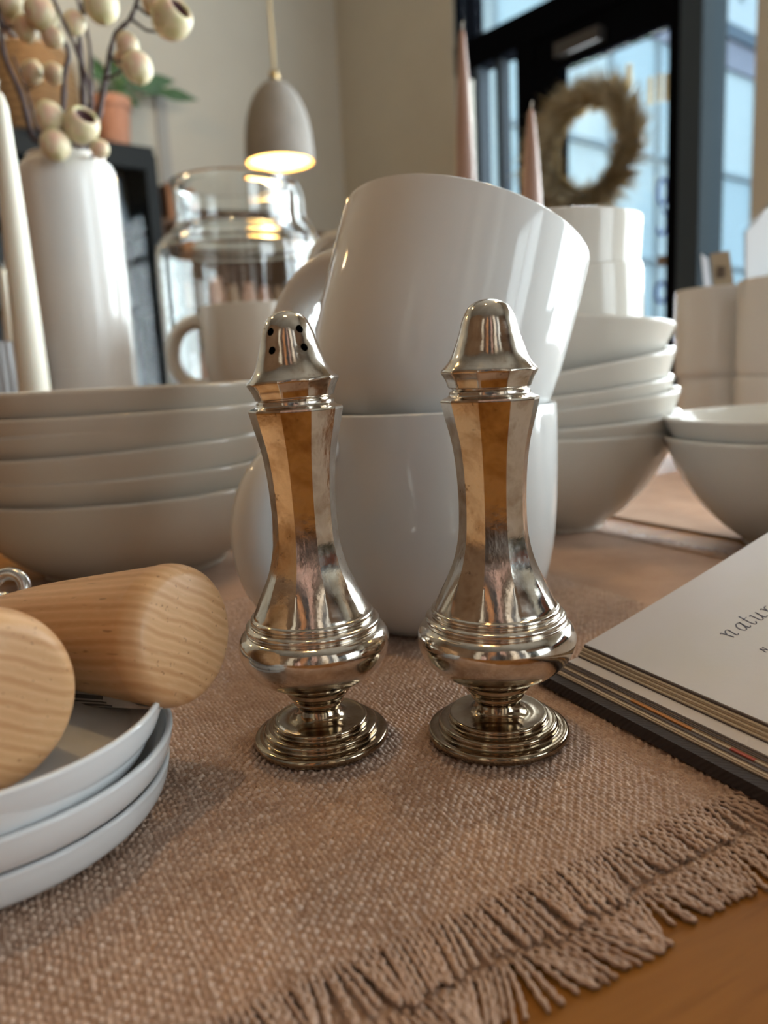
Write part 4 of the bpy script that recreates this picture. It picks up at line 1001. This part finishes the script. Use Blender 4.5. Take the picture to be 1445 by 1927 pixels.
c2_ = at_y(24, 650, 1.12); t2_ = at_y(16, 505, 1.12)
stick('slim black holder of the small ivory candle', c2_.x, 1.12, c2_.z - 0.02, 0.009, M_BLACKMETAL)
candle('small ivory candle half hidden behind the tall ivory one', (c2_.x, 1.12, c2_.z - 0.0195), (c2_.x, 1.12, t2_.z), 0.0095, 0.006, M_IVORY)
for lab, bx, by, tx, ty, ls in (('taller dusty rose taper candle left of the door, above the tipped mug', 878, 420, 877, 55, 'brass candlestick of the taller rose candle behind the mugs'), ('shorter dusty rose taper candle in front of the dried wreath', 1001, 440, 998, 205, 'brass candlestick of the shorter rose candle behind the mugs')):
    b0 = at_y(bx, by, 0.95); t0 = at_y(tx, ty, 0.95)
    stick(ls, b0.x, 0.95, b0.z, 0.012, M_BRASS, 'brass candlesticks')
    candle(lab, (b0.x, 0.95, b0.z + 0.0005), (b0.x + 0.001, 0.95, t0.z), 0.0116, 0.0040, M_ROSE, 'rose taper candles')
# ribbed grey votive at the left edge
cv = at_y(6, 645, 0.70)
mb = MB(); n = 96; vs = []; hh = cv.z + 0.0037
for z, r in ((0, 0.028), (0.002, 0.030), (hh - 0.002, 0.031), (hh, 0.030), (hh, 0.028), (hh - 0.02, 0.0275)):
    for i in range(n):
        a = 2 * PI * i / n; rr = r * (1 + (0.02 if r > 0.0285 else 0) * math.cos(a * 32)); vs.append((rr * math.cos(a), rr * math.sin(a), z))
fs = [(j * n + i, j * n + (i + 1) % n, (j + 1) * n + (i + 1) % n, (j + 1) * n + i) for j in range(5) for i in range(n)] + [tuple(range(n - 1, -1, -1)), tuple(5 * n + i for i in range(n))]
mb.add(vs, fs)
tag(obj('ribbed_votive', mb.mesh('ribbed_votive', True, 40), mat('grey_ribbed_glass', (0.30, 0.30, 0.31), rough=0.25), None, (cv.x - 0.008, 0.70, -0.0037)), 'grey ribbed votive cup at the left edge beside the candle', 'votive')

# ------------------------------------------------------------------ glass jar
def jar():
    JY = 1.0
    c = at_y(446, 500, JY); top = at_y(450, 343, JY)
    o = thing('glass_jar', 'large clear glass jar with a shoulder and a side handle behind the cream mug', 'jar', (c.x, JY, -0.0037))
    H = top.z + 0.0037; rb = 0.0985; rn = 0.0705; zs_ = H - 0.062; t = 0.0028
    out = [(0, 0.0), (rb - 0.012, 0.0), (rb - 0.004, 0.003), (rb, 0.012), (rb, zs_ * 0.5), (rb, zs_ - 0.030), (rb - 0.004, zs_ - 0.012), (rb - 0.014, zs_ - 0.001), (rn + 0.006, zs_ + 0.006), (rn, zs_ + 0.013), (rn, H - 0.014), (rn + 0.001, H - 0.006), (rn + 0.003, H - 0.001), (rn + 0.001, H)]
    inn = [(rn - t, H - 0.001), (rn - t, H - 0.012), (rn - t, zs_ + 0.011), (rn + 0.003, zs_ + 0.003), (rb - 0.016, zs_ - 0.004), (rb - 0.0065, zs_ - 0.014), (rb - t, zs_ - 0.031), (rb - t, zs_ * 0.5), (rb - t, 0.016), (rb - 0.008, 0.008), (0, 0.006)]
    obj('glass_body', MB().lathe(fix(spline(out, 4) + spline(inn, 4)), 96).mesh('glass_body', True, 70), M_JAR, o)
    pts = [Vector(p) for p in spline([(rn - 0.001, 0, H - 0.012), (rn + 0.008, 0, H - 0.009), (rn + 0.016, 0, H - 0.022), (rn + 0.017, 0, H - 0.05), (rb - 0.004, 0, zs_ + 0.004), (rb + 0.006, 0, zs_ - 0.02), (rb + 0.003, 0, zs_ - 0.045), (rb - 0.001, 0, zs_ - 0.055)], 5)]
    M = Matrix.Rotation(math.radians(-14), 3, 'Z')
    mb = MB(); mb.tube([M @ p for p in pts], 0.0046, 12); obj('handle', mb.mesh('handle'), M_JAR, o)
jar()

# ------------------------------------------------------------------ pendant lamp
def pendant():
    Y = 2.2
    c = at_y(527, 306, Y)
    o = thing('pendant_lamp', 'grey dome pendant lamp glowing warm yellow, hanging left of the corner', 'lamp', c)
    R = 0.0905; H = 0.205
    pr = [(R, 0.0), (R * 1.005, 0.012), (R * 0.985, 0.055), (R * 0.90, 0.105), (R * 0.72, 0.152), (R * 0.45, 0.186), (R * 0.2, 0.201), (0.012, H), (0, H)]
    inn = [(0, H - 0.006), (R * 0.3, H - 0.016), (R * 0.68, 0.146), (R * 0.86, 0.102), (R * 0.94, 0.055), (R * 0.955, 0.012), (R * 0.95, 0.0), (R, 0.0)]
    grey = varied('matte_grey_concrete', (0.21, 0.195, 0.175), (0.25, 0.23, 0.21), 20, rough=0.8)
    sh = obj('shade', MB().lathe(fix(spline(pr, 5)), 64).mesh('shade', True, 50), grey, o)
    obj('shade_lining', MB().lathe(fix(spline(inn, 4)), 64).mesh('shade_lining', True, 60), mat('warm_cream_enamel', (0.85, 0.62, 0.30), rough=0.5), o)
    bulb = mat('lit_frosted_bulb', (1, 0.8, 0.5), emit=(1.0, 0.58, 0.15), estr=6)
    pb = [(0, -0.004), (0.050, -0.003), (0.074, 0.004), (0.080, 0.016), (0.056, 0.060), (0.026, 0.105), (0.016, 0.13), (0.016, 0.17), (0, 0.17)]
    obj('bulb', MB().lathe(fix(spline(pb, 4)), 40).mesh('bulb'), bulb, o)
    mb = MB(); mb.tube([(0, 0, H - 0.002), (0, 0, H + 0.018), (0, 0, H + 0.022)], [0.013, 0.012, 0.006], 20); obj('cord_cap', mb.mesh('cord_cap'), M_BRASS, o)
    mb = MB(); pts = [(0.0015 * math.sin(i * 0.9), 0.0015 * math.cos(i * 0.9), H + 0.02 + i * (CEIL - c.z - H - 0.02) / 60) for i in range(61)]
    mb.tube(pts, 0.0035, 8); obj('cord', mb.mesh('cord'), mat('gold_braided_cord', (0.50, 0.38, 0.18), rough=0.6), o)
    mb = MB(); mb.tube([(0, 0, CEIL - c.z - 0.03), (0, 0, CEIL - c.z)], [0.05, 0.055], 24); obj('ceiling_rose', mb.mesh('ceiling_rose'), M_BRASS, o)
    spot_lamp('pendant_light', c + Vector((0, 0, 0.0)), 3.0, 0.04)
pendant()
# the shop's other lamps, plus added fill bulbs by the left wall and rear
for i, (x, y, z) in enumerate(LAMPS):
    o = thing('hanging_bulb', ['bare warm bulb hanging over the right end of the table', 'bare warm bulb hanging above the placemat', 'added fill bulb brightening the wall by the black cabinet', 'bare warm bulb hanging over the left end of the table', 'added fill bulb brightening the wall at the far left', 'added fill bulb lighting the back of the room behind the viewer'][i], 'lamp', (x, y, z), group='bare bulbs hanging over the shop floor')
    pb = [(0, -0.045), (0.022, -0.038), (0.032, -0.012), (0.026, 0.014), (0.014, 0.036), (0.013, 0.06), (0, 0.06)]
    g = bpy.data.meshes.get('hanging_globe')
    if not g:
        g = MB().lathe(fix(spline(pb, 4)), 24).mesh('hanging_globe'); g.materials.append(mat('lit_warm_bulb', (1, .8, .5), emit=(1.0, 0.66, 0.28), estr=60))
    obj('bulb', g, None, o)
    mb = MB(); mb.tube([(0, 0, 0.06), (0, 0, 0.10)], 0.018, 16); obj('socket', mb.mesh('socket'), M_BRASS, o)
    mb = MB(); mb.tube([(0, 0, 0.10), (0, 0, CEIL - z)], 0.003, 8); obj('cord', mb.mesh('cord'), M_BLACKMETAL, o)
    spot_lamp('hanging_bulb_light', (x, y, z - 0.05), [2.8, 3.8, 1.6, 2, 1.6, 5][i], 0.035, [(1.0, 0.66, 0.30), (1.0, 0.60, 0.24), (1.0, 0.88, 0.72), (1.0, 0.66, 0.30), (1.0, 0.88, 0.72), (1.0, 0.78, 0.55)][i])

# ------------------------------------------------------------------ wreath on the door
def wreath():
    c = W(2.215, 0.02, 1.225); R = 0.30
    o = thing('dried_wreath', 'bushy dried-grass wreath hanging on the black shop door', 'wreath', c)
    X = RA; Z = Vector((0, 0, 1)); Nn = RB
    g = mat('dried_pampas_grass', (0.46, 0.37, 0.23), rough=0.85)
    setin(g, 'Base Color', ramp(g, noise(g, coords(g), 14, 3), [(0.3, (0.30, 0.23, 0.125)), (0.7, (0.55, 0.46, 0.31))]))
    mb = MB(); vs, fs = torus(R - 0.05, 0.025, 60, 10); mb.add([X * v[0] + Z * v[1] + Nn * (v[2] + 0.03) for v in vs], fs); obj('ring_base', mb.mesh('ring_base'), g, o)
    mb = MB()
    for i in range(6500):
        a = random.uniform(0, 2 * PI); b = random.uniform(0, 2 * PI); rr = 0.03 * math.sqrt(random.random())
        rad = Vector((math.cos(a), math.sin(a)))
        w = 1.0 + 0.5 * max(0, math.cos(a - math.radians(205)))          # fuller at lower left
        p = X * (rad.x * (R - 0.06 + rr * math.cos(b))) + Z * (rad.y * (R - 0.06 + rr * math.cos(b))) + Nn * (0.03 + rr * math.sin(b))
        out = X * rad.x + Z * rad.y; tan = X * -rad.y + Z * rad.x
        d = (out * (0.75 * math.cos(b) + 0.35) + Nn * max(0.0, math.sin(b)) + tan * random.uniform(0.1, 1.0)).normalized()
        L = random.uniform(0.05, 0.17) * w
        if d.dot(out) < 0: L *= 0.45
        side = d.cross(Vector((random.gauss(0, 1), random.gauss(0, 1), random.gauss(0, 1)))).normalized() * random.uniform(0.0016, 0.004)
        cur = Vector((random.gauss(0, 1), random.gauss(0, 1), random.gauss(0, 1) - 0.6)) * 0.012
        q = p + d * L * 0.55 + cur * 0.4; e = p + d * L + cur
        if (q - Nn * q.dot(Nn)).length < 0.02: continue
        for v_ in (q, e):
            k = v_.dot(Nn)
            if k < 0.004: v_ += Nn * (0.004 - k)
        mb.add([p - side, p + side, q + side * 1.2, q - side * 1.2, e], [(0, 1, 2, 3), (3, 2, 4)])
    x = obj('dried_grass', mb.mesh('dried_grass', False), g, o); x['kind'] = 'stuff'
wreath()

# ------------------------------------------------------------------ left wall furniture
CD = 0.42                                    # cabinet depth
def cabinet():
    t0, zt = on_s(288, 278, CD); t1 = t0 + 1.25
    o = thing('display_cabinet', 'tall black glass-fronted display cabinet behind the vase', 'cabinet', W(0.02, t0, FLOOR))
    B = mat('charcoal_cabinet_paint', (0.016, 0.019, 0.021), rough=0.6, spec=0.2)
    def part(n, s0, s1, a, b, z0, z1, m, parent=None): return room_box(n, s0, s1, a, b, z0, z1, m, o)
    part('top_panel', 0.02, CD, t0, t1, zt - 0.05, zt, B); part('base_panel', 0.02, CD, t0, t1, FLOOR, FLOOR + 0.08, B)
    part('back_panel', 0.02, 0.04, t0, t1, FLOOR + 0.08, zt - 0.05, mat('pale_grey_cabinet_back', (0.30, 0.31, 0.32), rough=0.7))
    part('side_panel', 0.04, CD, t0, t0 + 0.03, FLOOR + 0.08, zt - 0.05, B); part('side_panel', 0.04, CD, t1 - 0.03, t1, FLOOR + 0.08, zt - 0.05, B)
    for z in (0.05, 0.52, 0.98): part('shelf', 0.05, CD - 0.03, t0 + 0.03, t1 - 0.03, z, z + 0.02, B)
    for a, b in ((t0, t0 + 0.625), (t0 + 0.625, t1)):
        part('door_stile', CD, CD + 0.025, a, a + 0.07, FLOOR + 0.08, zt - 0.05, B); part('door_stile', CD, CD + 0.025, b - 0.07, b, FLOOR + 0.08, zt - 0.05, B)
        part('door_rail', CD, CD + 0.025, a + 0.07, b - 0.07, zt - 0.13, zt - 0.05, B); part('door_rail', CD, CD + 0.025, a + 0.07, b - 0.07, FLOOR + 0.08, FLOOR + 0.16, B)
        part('pane', CD + 0.010, CD + 0.014, a + 0.07, b - 0.07, FLOOR + 0.16, zt - 0.13, M_CABGLASS)
    # glassware on the shelves
    gl = mat('grey_smoked_glassware', (0.45, 0.50, 0.55), rough=0.1, spec=0.6); dk = mat('black_stoneware', (0.03, 0.035, 0.035), rough=0.5)
    vas = shell([(0, 0), (0.04, 0), (0.055, 0.03), (0.06, 0.10), (0.035, 0.19), (0.03, 0.26), (0.036, 0.28), (0.030, 0.28), (0, 0.24)], 24, 3).mesh('cabinet_vessel')
    for k, (t, z, m, sc, lab) in enumerate(((t0 + 0.17, 1.0, gl, 1.0, 'grey glass carafe on the cabinet top shelf nearest the corner'), (t0 + 0.36, 1.0, gl, 0.8, 'smaller grey glass carafe on the cabinet top shelf'), (t0 + 0.19, 0.54, dk, 0.9, 'black bottle on the middle cabinet shelf'), (t0 + 0.4, 0.54, gl, 1.0, 'grey glass bottle on the middle cabinet shelf'), (t0 + 0.18, 0.07, gl, 1.0, 'grey glass bottle on the lower cabinet shelf'), (t0 + 0.8, 1.0, gl, 1.0, 'grey glass carafe at the far end of the cabinet top shelf'))):
        me = vas if m is gl else vas.copy()
        if not me.materials: me.materials.append(m)
        x = obj('bottle', me, None, None, W(0.22, t, z)); x.scale = (sc,) * 3; tag(x, lab, 'bottle', 'glassware in the black cabinet')
    return t0, t1, zt
ct0, ct1, czt = cabinet()
def plant():
    t, z = on_s(216, 268, CD * 0.5)
    p = W(CD * 0.5, t, czt)
    o = thing('potted_plant', 'leafy green plant in a terracotta pot on top of the black cabinet', 'plant', p)
    obj('pot', shell([(0, 0), (0.075, 0), (0.095, 0.15), (0.10, 0.235), (0.112, 0.24), (0.114, 0.29), (0.104, 0.292), (0.098, 0.26), (0, 0.25)], 40, 3).mesh('pot', True, 50), varied('terracotta', (0.50, 0.22, 0.13), (0.58, 0.30, 0.20), 20, rough=0.8), o)
    leafm = varied('dark_green_leaf', (0.030, 0.085, 0.022), (0.06, 0.14, 0.04), 30, rough=0.5)
    tips = [(170, 110), (185, 78), (205, 140), (215, 95), (232, 150), (250, 170), (300, 115), (348, 128), (352, 192), (325, 165), (285, 175), (175, 160), (240, 60), (268, 120), (200, 175), (310, 145)]
    for i, (x, y) in enumerate(tips):
        tt_, tz = on_s(x, y, CD * 0.5 + random.uniform(-0.1, 0.1))
        e = W(CD * 0.5 + random.uniform(-0.12, 0.12), tt_, tz) - p
        a = Vector((0, 0, 0.26)) + e * 0.25 * (0 if e.length < 0.3 else 1)
        d = e - a; L = d.length
        st = a + d * max(0.0, 1 - 0.24 / max(L, 0.24))
        mb = MB(); mb.tube([Vector((0, 0, 0.25)), (Vector((0, 0, 0.27)) + st) * 0.5, st], 0.004, 6); obj('leaf_stalk', mb.mesh('leaf_stalk'), leafm, o)
        lw = (e - st).cross(RA).normalized() * 0.036; fold = RA * 0.012; n = 7; vs = []
        for k in range(n + 1):
            u = k / n; w = math.sin(PI * u ** 0.8) * (1 if 0 < k < n else 0) + 0.02
            m = st + (e - st) * u + Vector((0, 0, -0.03 * u * u))
            vs += [m - lw * w, m + fold * 0.6, m + lw * w]
        fs = []
        for k in range(n): fs += [(k * 3, k * 3 + 1, k * 3 + 4, k * 3 + 3), (k * 3 + 1, k * 3 + 2, k * 3 + 5, k * 3 + 4)]
        mb = MB(); mb.add(vs, fs); obj('leaf', mb.mesh('leaf'), leafm, o)
plant()
def basket():
    t, z = on_s(62, 250, CD * 0.5)
    o = thing('wicker_basket', 'round brown wicker basket on the black cabinet behind the branches', 'basket', W(0.27, t, czt))
    wk = varied('brown_wicker', (0.30, 0.18, 0.08), (0.19, 0.105, 0.045), 40, rough=0.75)
    zb = czt; h = on_s(60, 112, CD * 0.5)[1] - zb
    n = 11
    for k in range(n):
        r = 0.19 + 0.03 * math.sin(PI * (k + 0.5) / n)
        mb = MB(); mb.add(*torus(r, h / n * 0.56, 48, 8)); obj('woven_coil', mb.mesh('woven_coil'), wk, o, loc=(0, 0, h * (k + 0.56) / n))
    mb = MB(); mb.lathe([(0, 0.0), (0.18, 0.0), (0.18, 0.02), (0, 0.02)], 40); obj('basket_base', mb.mesh('basket_base', False), wk, o)
basket()
# shelf unit seen through the glass jar
def shelf_unit():
    t1, _ = on_s(292, 420, 0.36); t0, _ = on_s(610, 420, 0.36); zt = on_s(330, 412, 0.36)[1]
    t1 = ct0 - 0.02
    o = thing('shelf_unit', 'dark wooden shelf unit with pots, seen through the glass jar', 'shelf', W(0.02, t0, FLOOR))
    def part(n, s0, s1, a, b, z0, z1, m): return room_box(n, s0, s1, a, b, z0, z1, m, o)
    D = 0.36
    part('top_board', 0.02, D, t0, t1, zt - 0.03, zt, M_SHELFWOOD)
    part('side_board', 0.02, D, t0, t0 + 0.03, FLOOR, zt - 0.03, M_SHELFWOOD); part('side_board', 0.02, D, t1 - 0.03, t1, FLOOR, zt - 0.03, M_SHELFWOOD)
    part('back_board', 0.02, 0.035, t0 + 0.03, t1 - 0.03, FLOOR, zt - 0.03, M_SHELFWOOD)
    shelves = [zt - 0.52, zt - 0.98, zt - 1.4]
    for z in shelves: part('shelf_board', 0.035, D, t0 + 0.03, t1 - 0.03, z - 0.025, z, M_SHELFWOOD)
    peach = varied('peach_glazed_clay', (0.62, 0.33, 0.22), (0.70, 0.42, 0.30), 20, rough=0.35); wht = mat('white_glazed_clay', (0.66, 0.66, 0.68), rough=0.3); tan_ = mat('tan_clay', (0.42, 0.28, 0.18), rough=0.6)
    base = shell([(0, 0), (0.045, 0), (0.062, 0.03), (0.066, 0.09), (0.050, 0.14), (0.048, 0.165), (0.052, 0.175), (0.046, 0.175), (0, 0.15)], 28, 3).mesh('pot_shape')
    meshes = []
    for m in (wht, peach, tan_):
        q = base.copy(); q.materials.append(m); meshes.append(q)
    names = ['white', 'peach', 'tan']
    wd = t1 - t0 - 0.06
    for r, z in enumerate(shelves[:2]):
        n = 8
        for k in range(n):
            i = (k * 2 + r) % 3 if k not in (2, 3, 5) else 1
            x = obj('clay_pot', meshes[i], None, None, W(0.20, t0 + 0.03 + wd * (k + 0.5) / n, z)); s_ = 0.85 + 0.25 * random.random(); x.scale = (min(s_, 1.0), min(s_, 1.0), s_ * 1.1)
            tag(x, '%s clay pot, %s from the corner on the %s shelf behind the jar' % (names[i], ORDW[k], ['upper', 'lower'][r]), 'pot', 'clay pots on the dark shelf unit')
    # leather-brown box on top
    a, zb = on_s(330, 405, 0.22); b, z2 = on_s(297, 352, 0.22)
    bo = thing('leather_box', 'small tan-brown box standing on the shelf unit beside the cabinet', 'box', W(0.12, a, zt))
    lm = varied('russet_leather', (0.34, 0.12, 0.035), (0.42, 0.17, 0.06), 30, rough=0.6)
    room_box('box_body', 0.12, 0.34, a, b, zt, z2 - 0.05, lm, bo); room_box('lid', 0.115, 0.345, a - 0.005, b + 0.005, z2 - 0.05, z2, lm, bo)
    return t0, t1, zt
su = shelf_unit()
# pale cloth strip hanging on the left wall
def strip():
    P = [on_s(288, 165, 0.012), on_s(300, 160, 0.012), on_s(322, 345, 0.012), on_s(300, 345, 0.012)]
    o = thing('hanging_runner', 'narrow pale grey cloth strip hanging on the wall right of the plant', 'cloth', W(0.006, P[0][0], P[2][1]))
    t_hi, t_lo = P[0][0], P[1][0] - 0.03
    mb = MB(); n = 20; vs = []
    z1, z0 = P[0][1], P[2][1]
    for i in range(n + 1):
        z = z1 + (z0 - z1) * i / n
        for t, s_ in ((t_hi, 0.010), (t_lo, 0.010), (t_lo, 0.006), (t_hi, 0.006)):
            vs.append(W(s_ + 0.004 + 0.003 * math.sin(i * 0.5), t, z) - o.location)
    fs = [(i * 4 + k, i * 4 + (k + 1) % 4, (i + 1) * 4 + (k + 1) % 4, (i + 1) * 4 + k) for i in range(n) for k in range(4)] + [(3, 2, 1, 0), (n * 4, n * 4 + 1, n * 4 + 2, n * 4 + 3)]
    mb.add(vs, fs); obj('cloth', mb.mesh('cloth', True, 40), mat('pale_grey_cotton', (0.40, 0.385, 0.36), rough=0.9), o)
    mb = MB(); mb.tube([W(0.012, t_hi + 0.03, z1 + 0.005) - o.location, W(0.012, t_lo - 0.03, z1 + 0.005) - o.location], 0.006, 10); obj('rod', mb.mesh('rod'), M_BRASS, o)
strip()

# ------------------------------------------------------------------ unseen fittings added behind the viewer for the silver to reflect
def added_dark_cupboard():
    p = W(7.6, 2.9, FLOOR)
    o = thing('added_cupboard', 'tall black cupboard added behind the viewer to mirror as a dark band in the silver', 'cupboard', p)
    room_box('carcass', 7.6, 8.1, 2.9, 3.9, FLOOR, 1.35, M_BLACKMETAL, o)
    room_box('cupboard_door', 7.575, 7.6, 2.91, 3.39, FLOOR + 0.06, 1.33, M_BLACKMETAL, o); room_box('cupboard_door', 7.575, 7.6, 3.41, 3.89, FLOOR + 0.06, 1.33, M_BLACKMETAL, o)
    room_box('handle', 7.555, 7.575, 3.34, 3.36, 0.1, 0.4, M_BRASS, o); room_box('handle', 7.555, 7.575, 3.44, 3.46, 0.1, 0.4, M_BRASS, o)
added_dark_cupboard()

# throws added behind the viewer to mirror as upright bands in the silver
def throws():
    rail = thing('added_rail', 'long steel rail for the throws added behind the viewer', 'rail', (0, -1.75, FLOOR))
    mb = MB(); mb.tube([(-1.5, 0, 2.80), (1.6, 0, 2.80)], 0.014, 12); obj('bar', mb.mesh('bar'), M_STEEL, rail)
    for x in (-1.5, 1.6):
        mb = MB(); mb.tube([(x, 0, 0), (x, 0, 2.75)], 0.014, 12); obj('post', mb.mesh('post'), M_STEEL, rail)
        mb = MB(); mb.box(x - 0.03, x + 0.03, -0.25, 0.25, 0, 0.02); obj('foot', mb.mesh('foot', False), M_STEEL, rail)
    spec = [('cream', (0.72, 0.63, 0.52), -1.25, 0.40), ('chocolate brown', (0.07, 0.04, 0.028), -0.82, 0.34), ('rust', (0.42, 0.19, 0.085), -0.46, 0.30), ('charcoal', (0.03, 0.03, 0.034), -0.13, 0.26),
            ('dusty pink', (0.62, 0.40, 0.34), 0.14, 0.16), ('dark umber', (0.06, 0.035, 0.022), 0.34, 0.24), ('oatmeal', (0.74, 0.64, 0.55), 0.66, 0.34), ('slate', (0.10, 0.10, 0.11), 1.02, 0.30), ('white', (0.8, 0.78, 0.75), 1.36, 0.28)]
    for nm, c, x, w in spec:
        mb = MB(); n = 18; vs = []
        for i in range(n + 1):
            u = i / n; yy = 0.022 * math.sin(u * 11 + x * 7)
            for y, z in ((yy + 0.018, 2.02), (yy + 0.022, -0.35), (yy - 0.004, -0.35), (yy + 0.004, 2.02)): vs.append((w * (u - 0.5), y, z))
        fs = [(i * 4 + k, i * 4 + (k + 1) % 4, (i + 1) * 4 + (k + 1) % 4, (i + 1) * 4 + k) for i in range(n) for k in range(4)] + [(3, 2, 1, 0), (n * 4, n * 4 + 1, n * 4 + 2, n * 4 + 3)]
        mb.add(vs, fs)
        tag(obj('added_throw', mb.mesh('added_throw', True, 40), mat('%s_wool' % nm.replace(' ', '_'), c, rough=0.85), None, (x, -1.75, 0)), '%s throw added behind the viewer as a band for the silver to mirror' % nm, 'throw', 'throws added for the silver to mirror')
throws()
def added_bottles():  # unseen bottles, added so the shaker necks mirror upright bands
    pr = shell([(0, 0.003), (0.030, 0.0), (0.036, 0.004), (0.037, 0.06), (0.036, 0.13), (0.020, 0.17), (0.013, 0.20), (0.013, 0.25), (0.015, 0.255), (0.010, 0.256), (0, 0.22)], 32, 3)
    for nm, c, x, y, sc in (('dark brown', (0.035, 0.02, 0.014), 0.05, -0.30, 1.0), ('cream', (0.72, 0.62, 0.5), 0.17, -0.34, 0.9), ('smoky grey', (0.06, 0.065, 0.075), -0.09, -0.36, 1.05), ('mauve', (0.40, 0.25, 0.22), -0.19, -0.27, 0.85)):
        me = pr.mesh('added_bottle', True, 50); me.materials.append(mat('%s_stoneware' % nm.replace(' ', '_'), c, rough=0.35))
        o = obj('added_bottle', me, None, None, (x, y, TABLE_Z + 0.0003)); o.scale = (sc,) * 3
        tag(o, '%s stoneware bottle added behind the viewer as a band for the silver to mirror' % nm, 'bottle', 'bottles added for the silver to mirror')
added_bottles()

# unseen books added on the open book's far page to shade the cloth
def shade_books():
    A = at_z(1100, 1212, 0.0115); rot = math.atan2(0.436, 0.9)
    ex, ey = Vector((math.cos(rot), math.sin(rot), 0)), Vector((-math.sin(rot), math.cos(rot), 0))
    base = Vector((A.x, A.y, 0)) + ex * 0.150 + ey * -0.030
    z = 0.0465
    for k, (nm, c, w, d, h) in enumerate((('olive', (0.10, 0.10, 0.05), 0.165, 0.215, 0.026), ('rust', (0.30, 0.09, 0.04), 0.160, 0.210, 0.024), ('ink blue', (0.03, 0.05, 0.10), 0.155, 0.205, 0.022))):
        o = thing('added_book', '%s clothbound closed book, %s of three unseen ones added to shade the cloth' % (nm, ('lowest', 'middle', 'topmost')[k]), 'book', base + Vector((0, 0, z)), (0, 0, rot + 0.03 * k), 'unseen books added to shade the cloth')
        cm = mat('%s_book_cloth' % nm, c, rough=0.75); pm = mat('%s_book_paper' % nm, (0.62, 0.54, 0.42), rough=0.7)
        mb = MB(); mb.box(0.002, w - 0.004, -d + 0.003, -0.003, 0.0025, h - 0.0025); obj('page_block', mb.mesh('page_block', False), pm, o)
        for a, b in ((0, 0.0025), (h - 0.0025, h)):
            mb = MB(); mb.box(0, w, -d, 0, a, b); obj('cover_board', mb.mesh('cover_board', False), cm, o)
        mb = MB(); mb.box(-0.003, 0.002, -d, 0, 0, h); obj('spine', mb.mesh('spine', False), cm, o)
        z += h + 0.0002
shade_books()
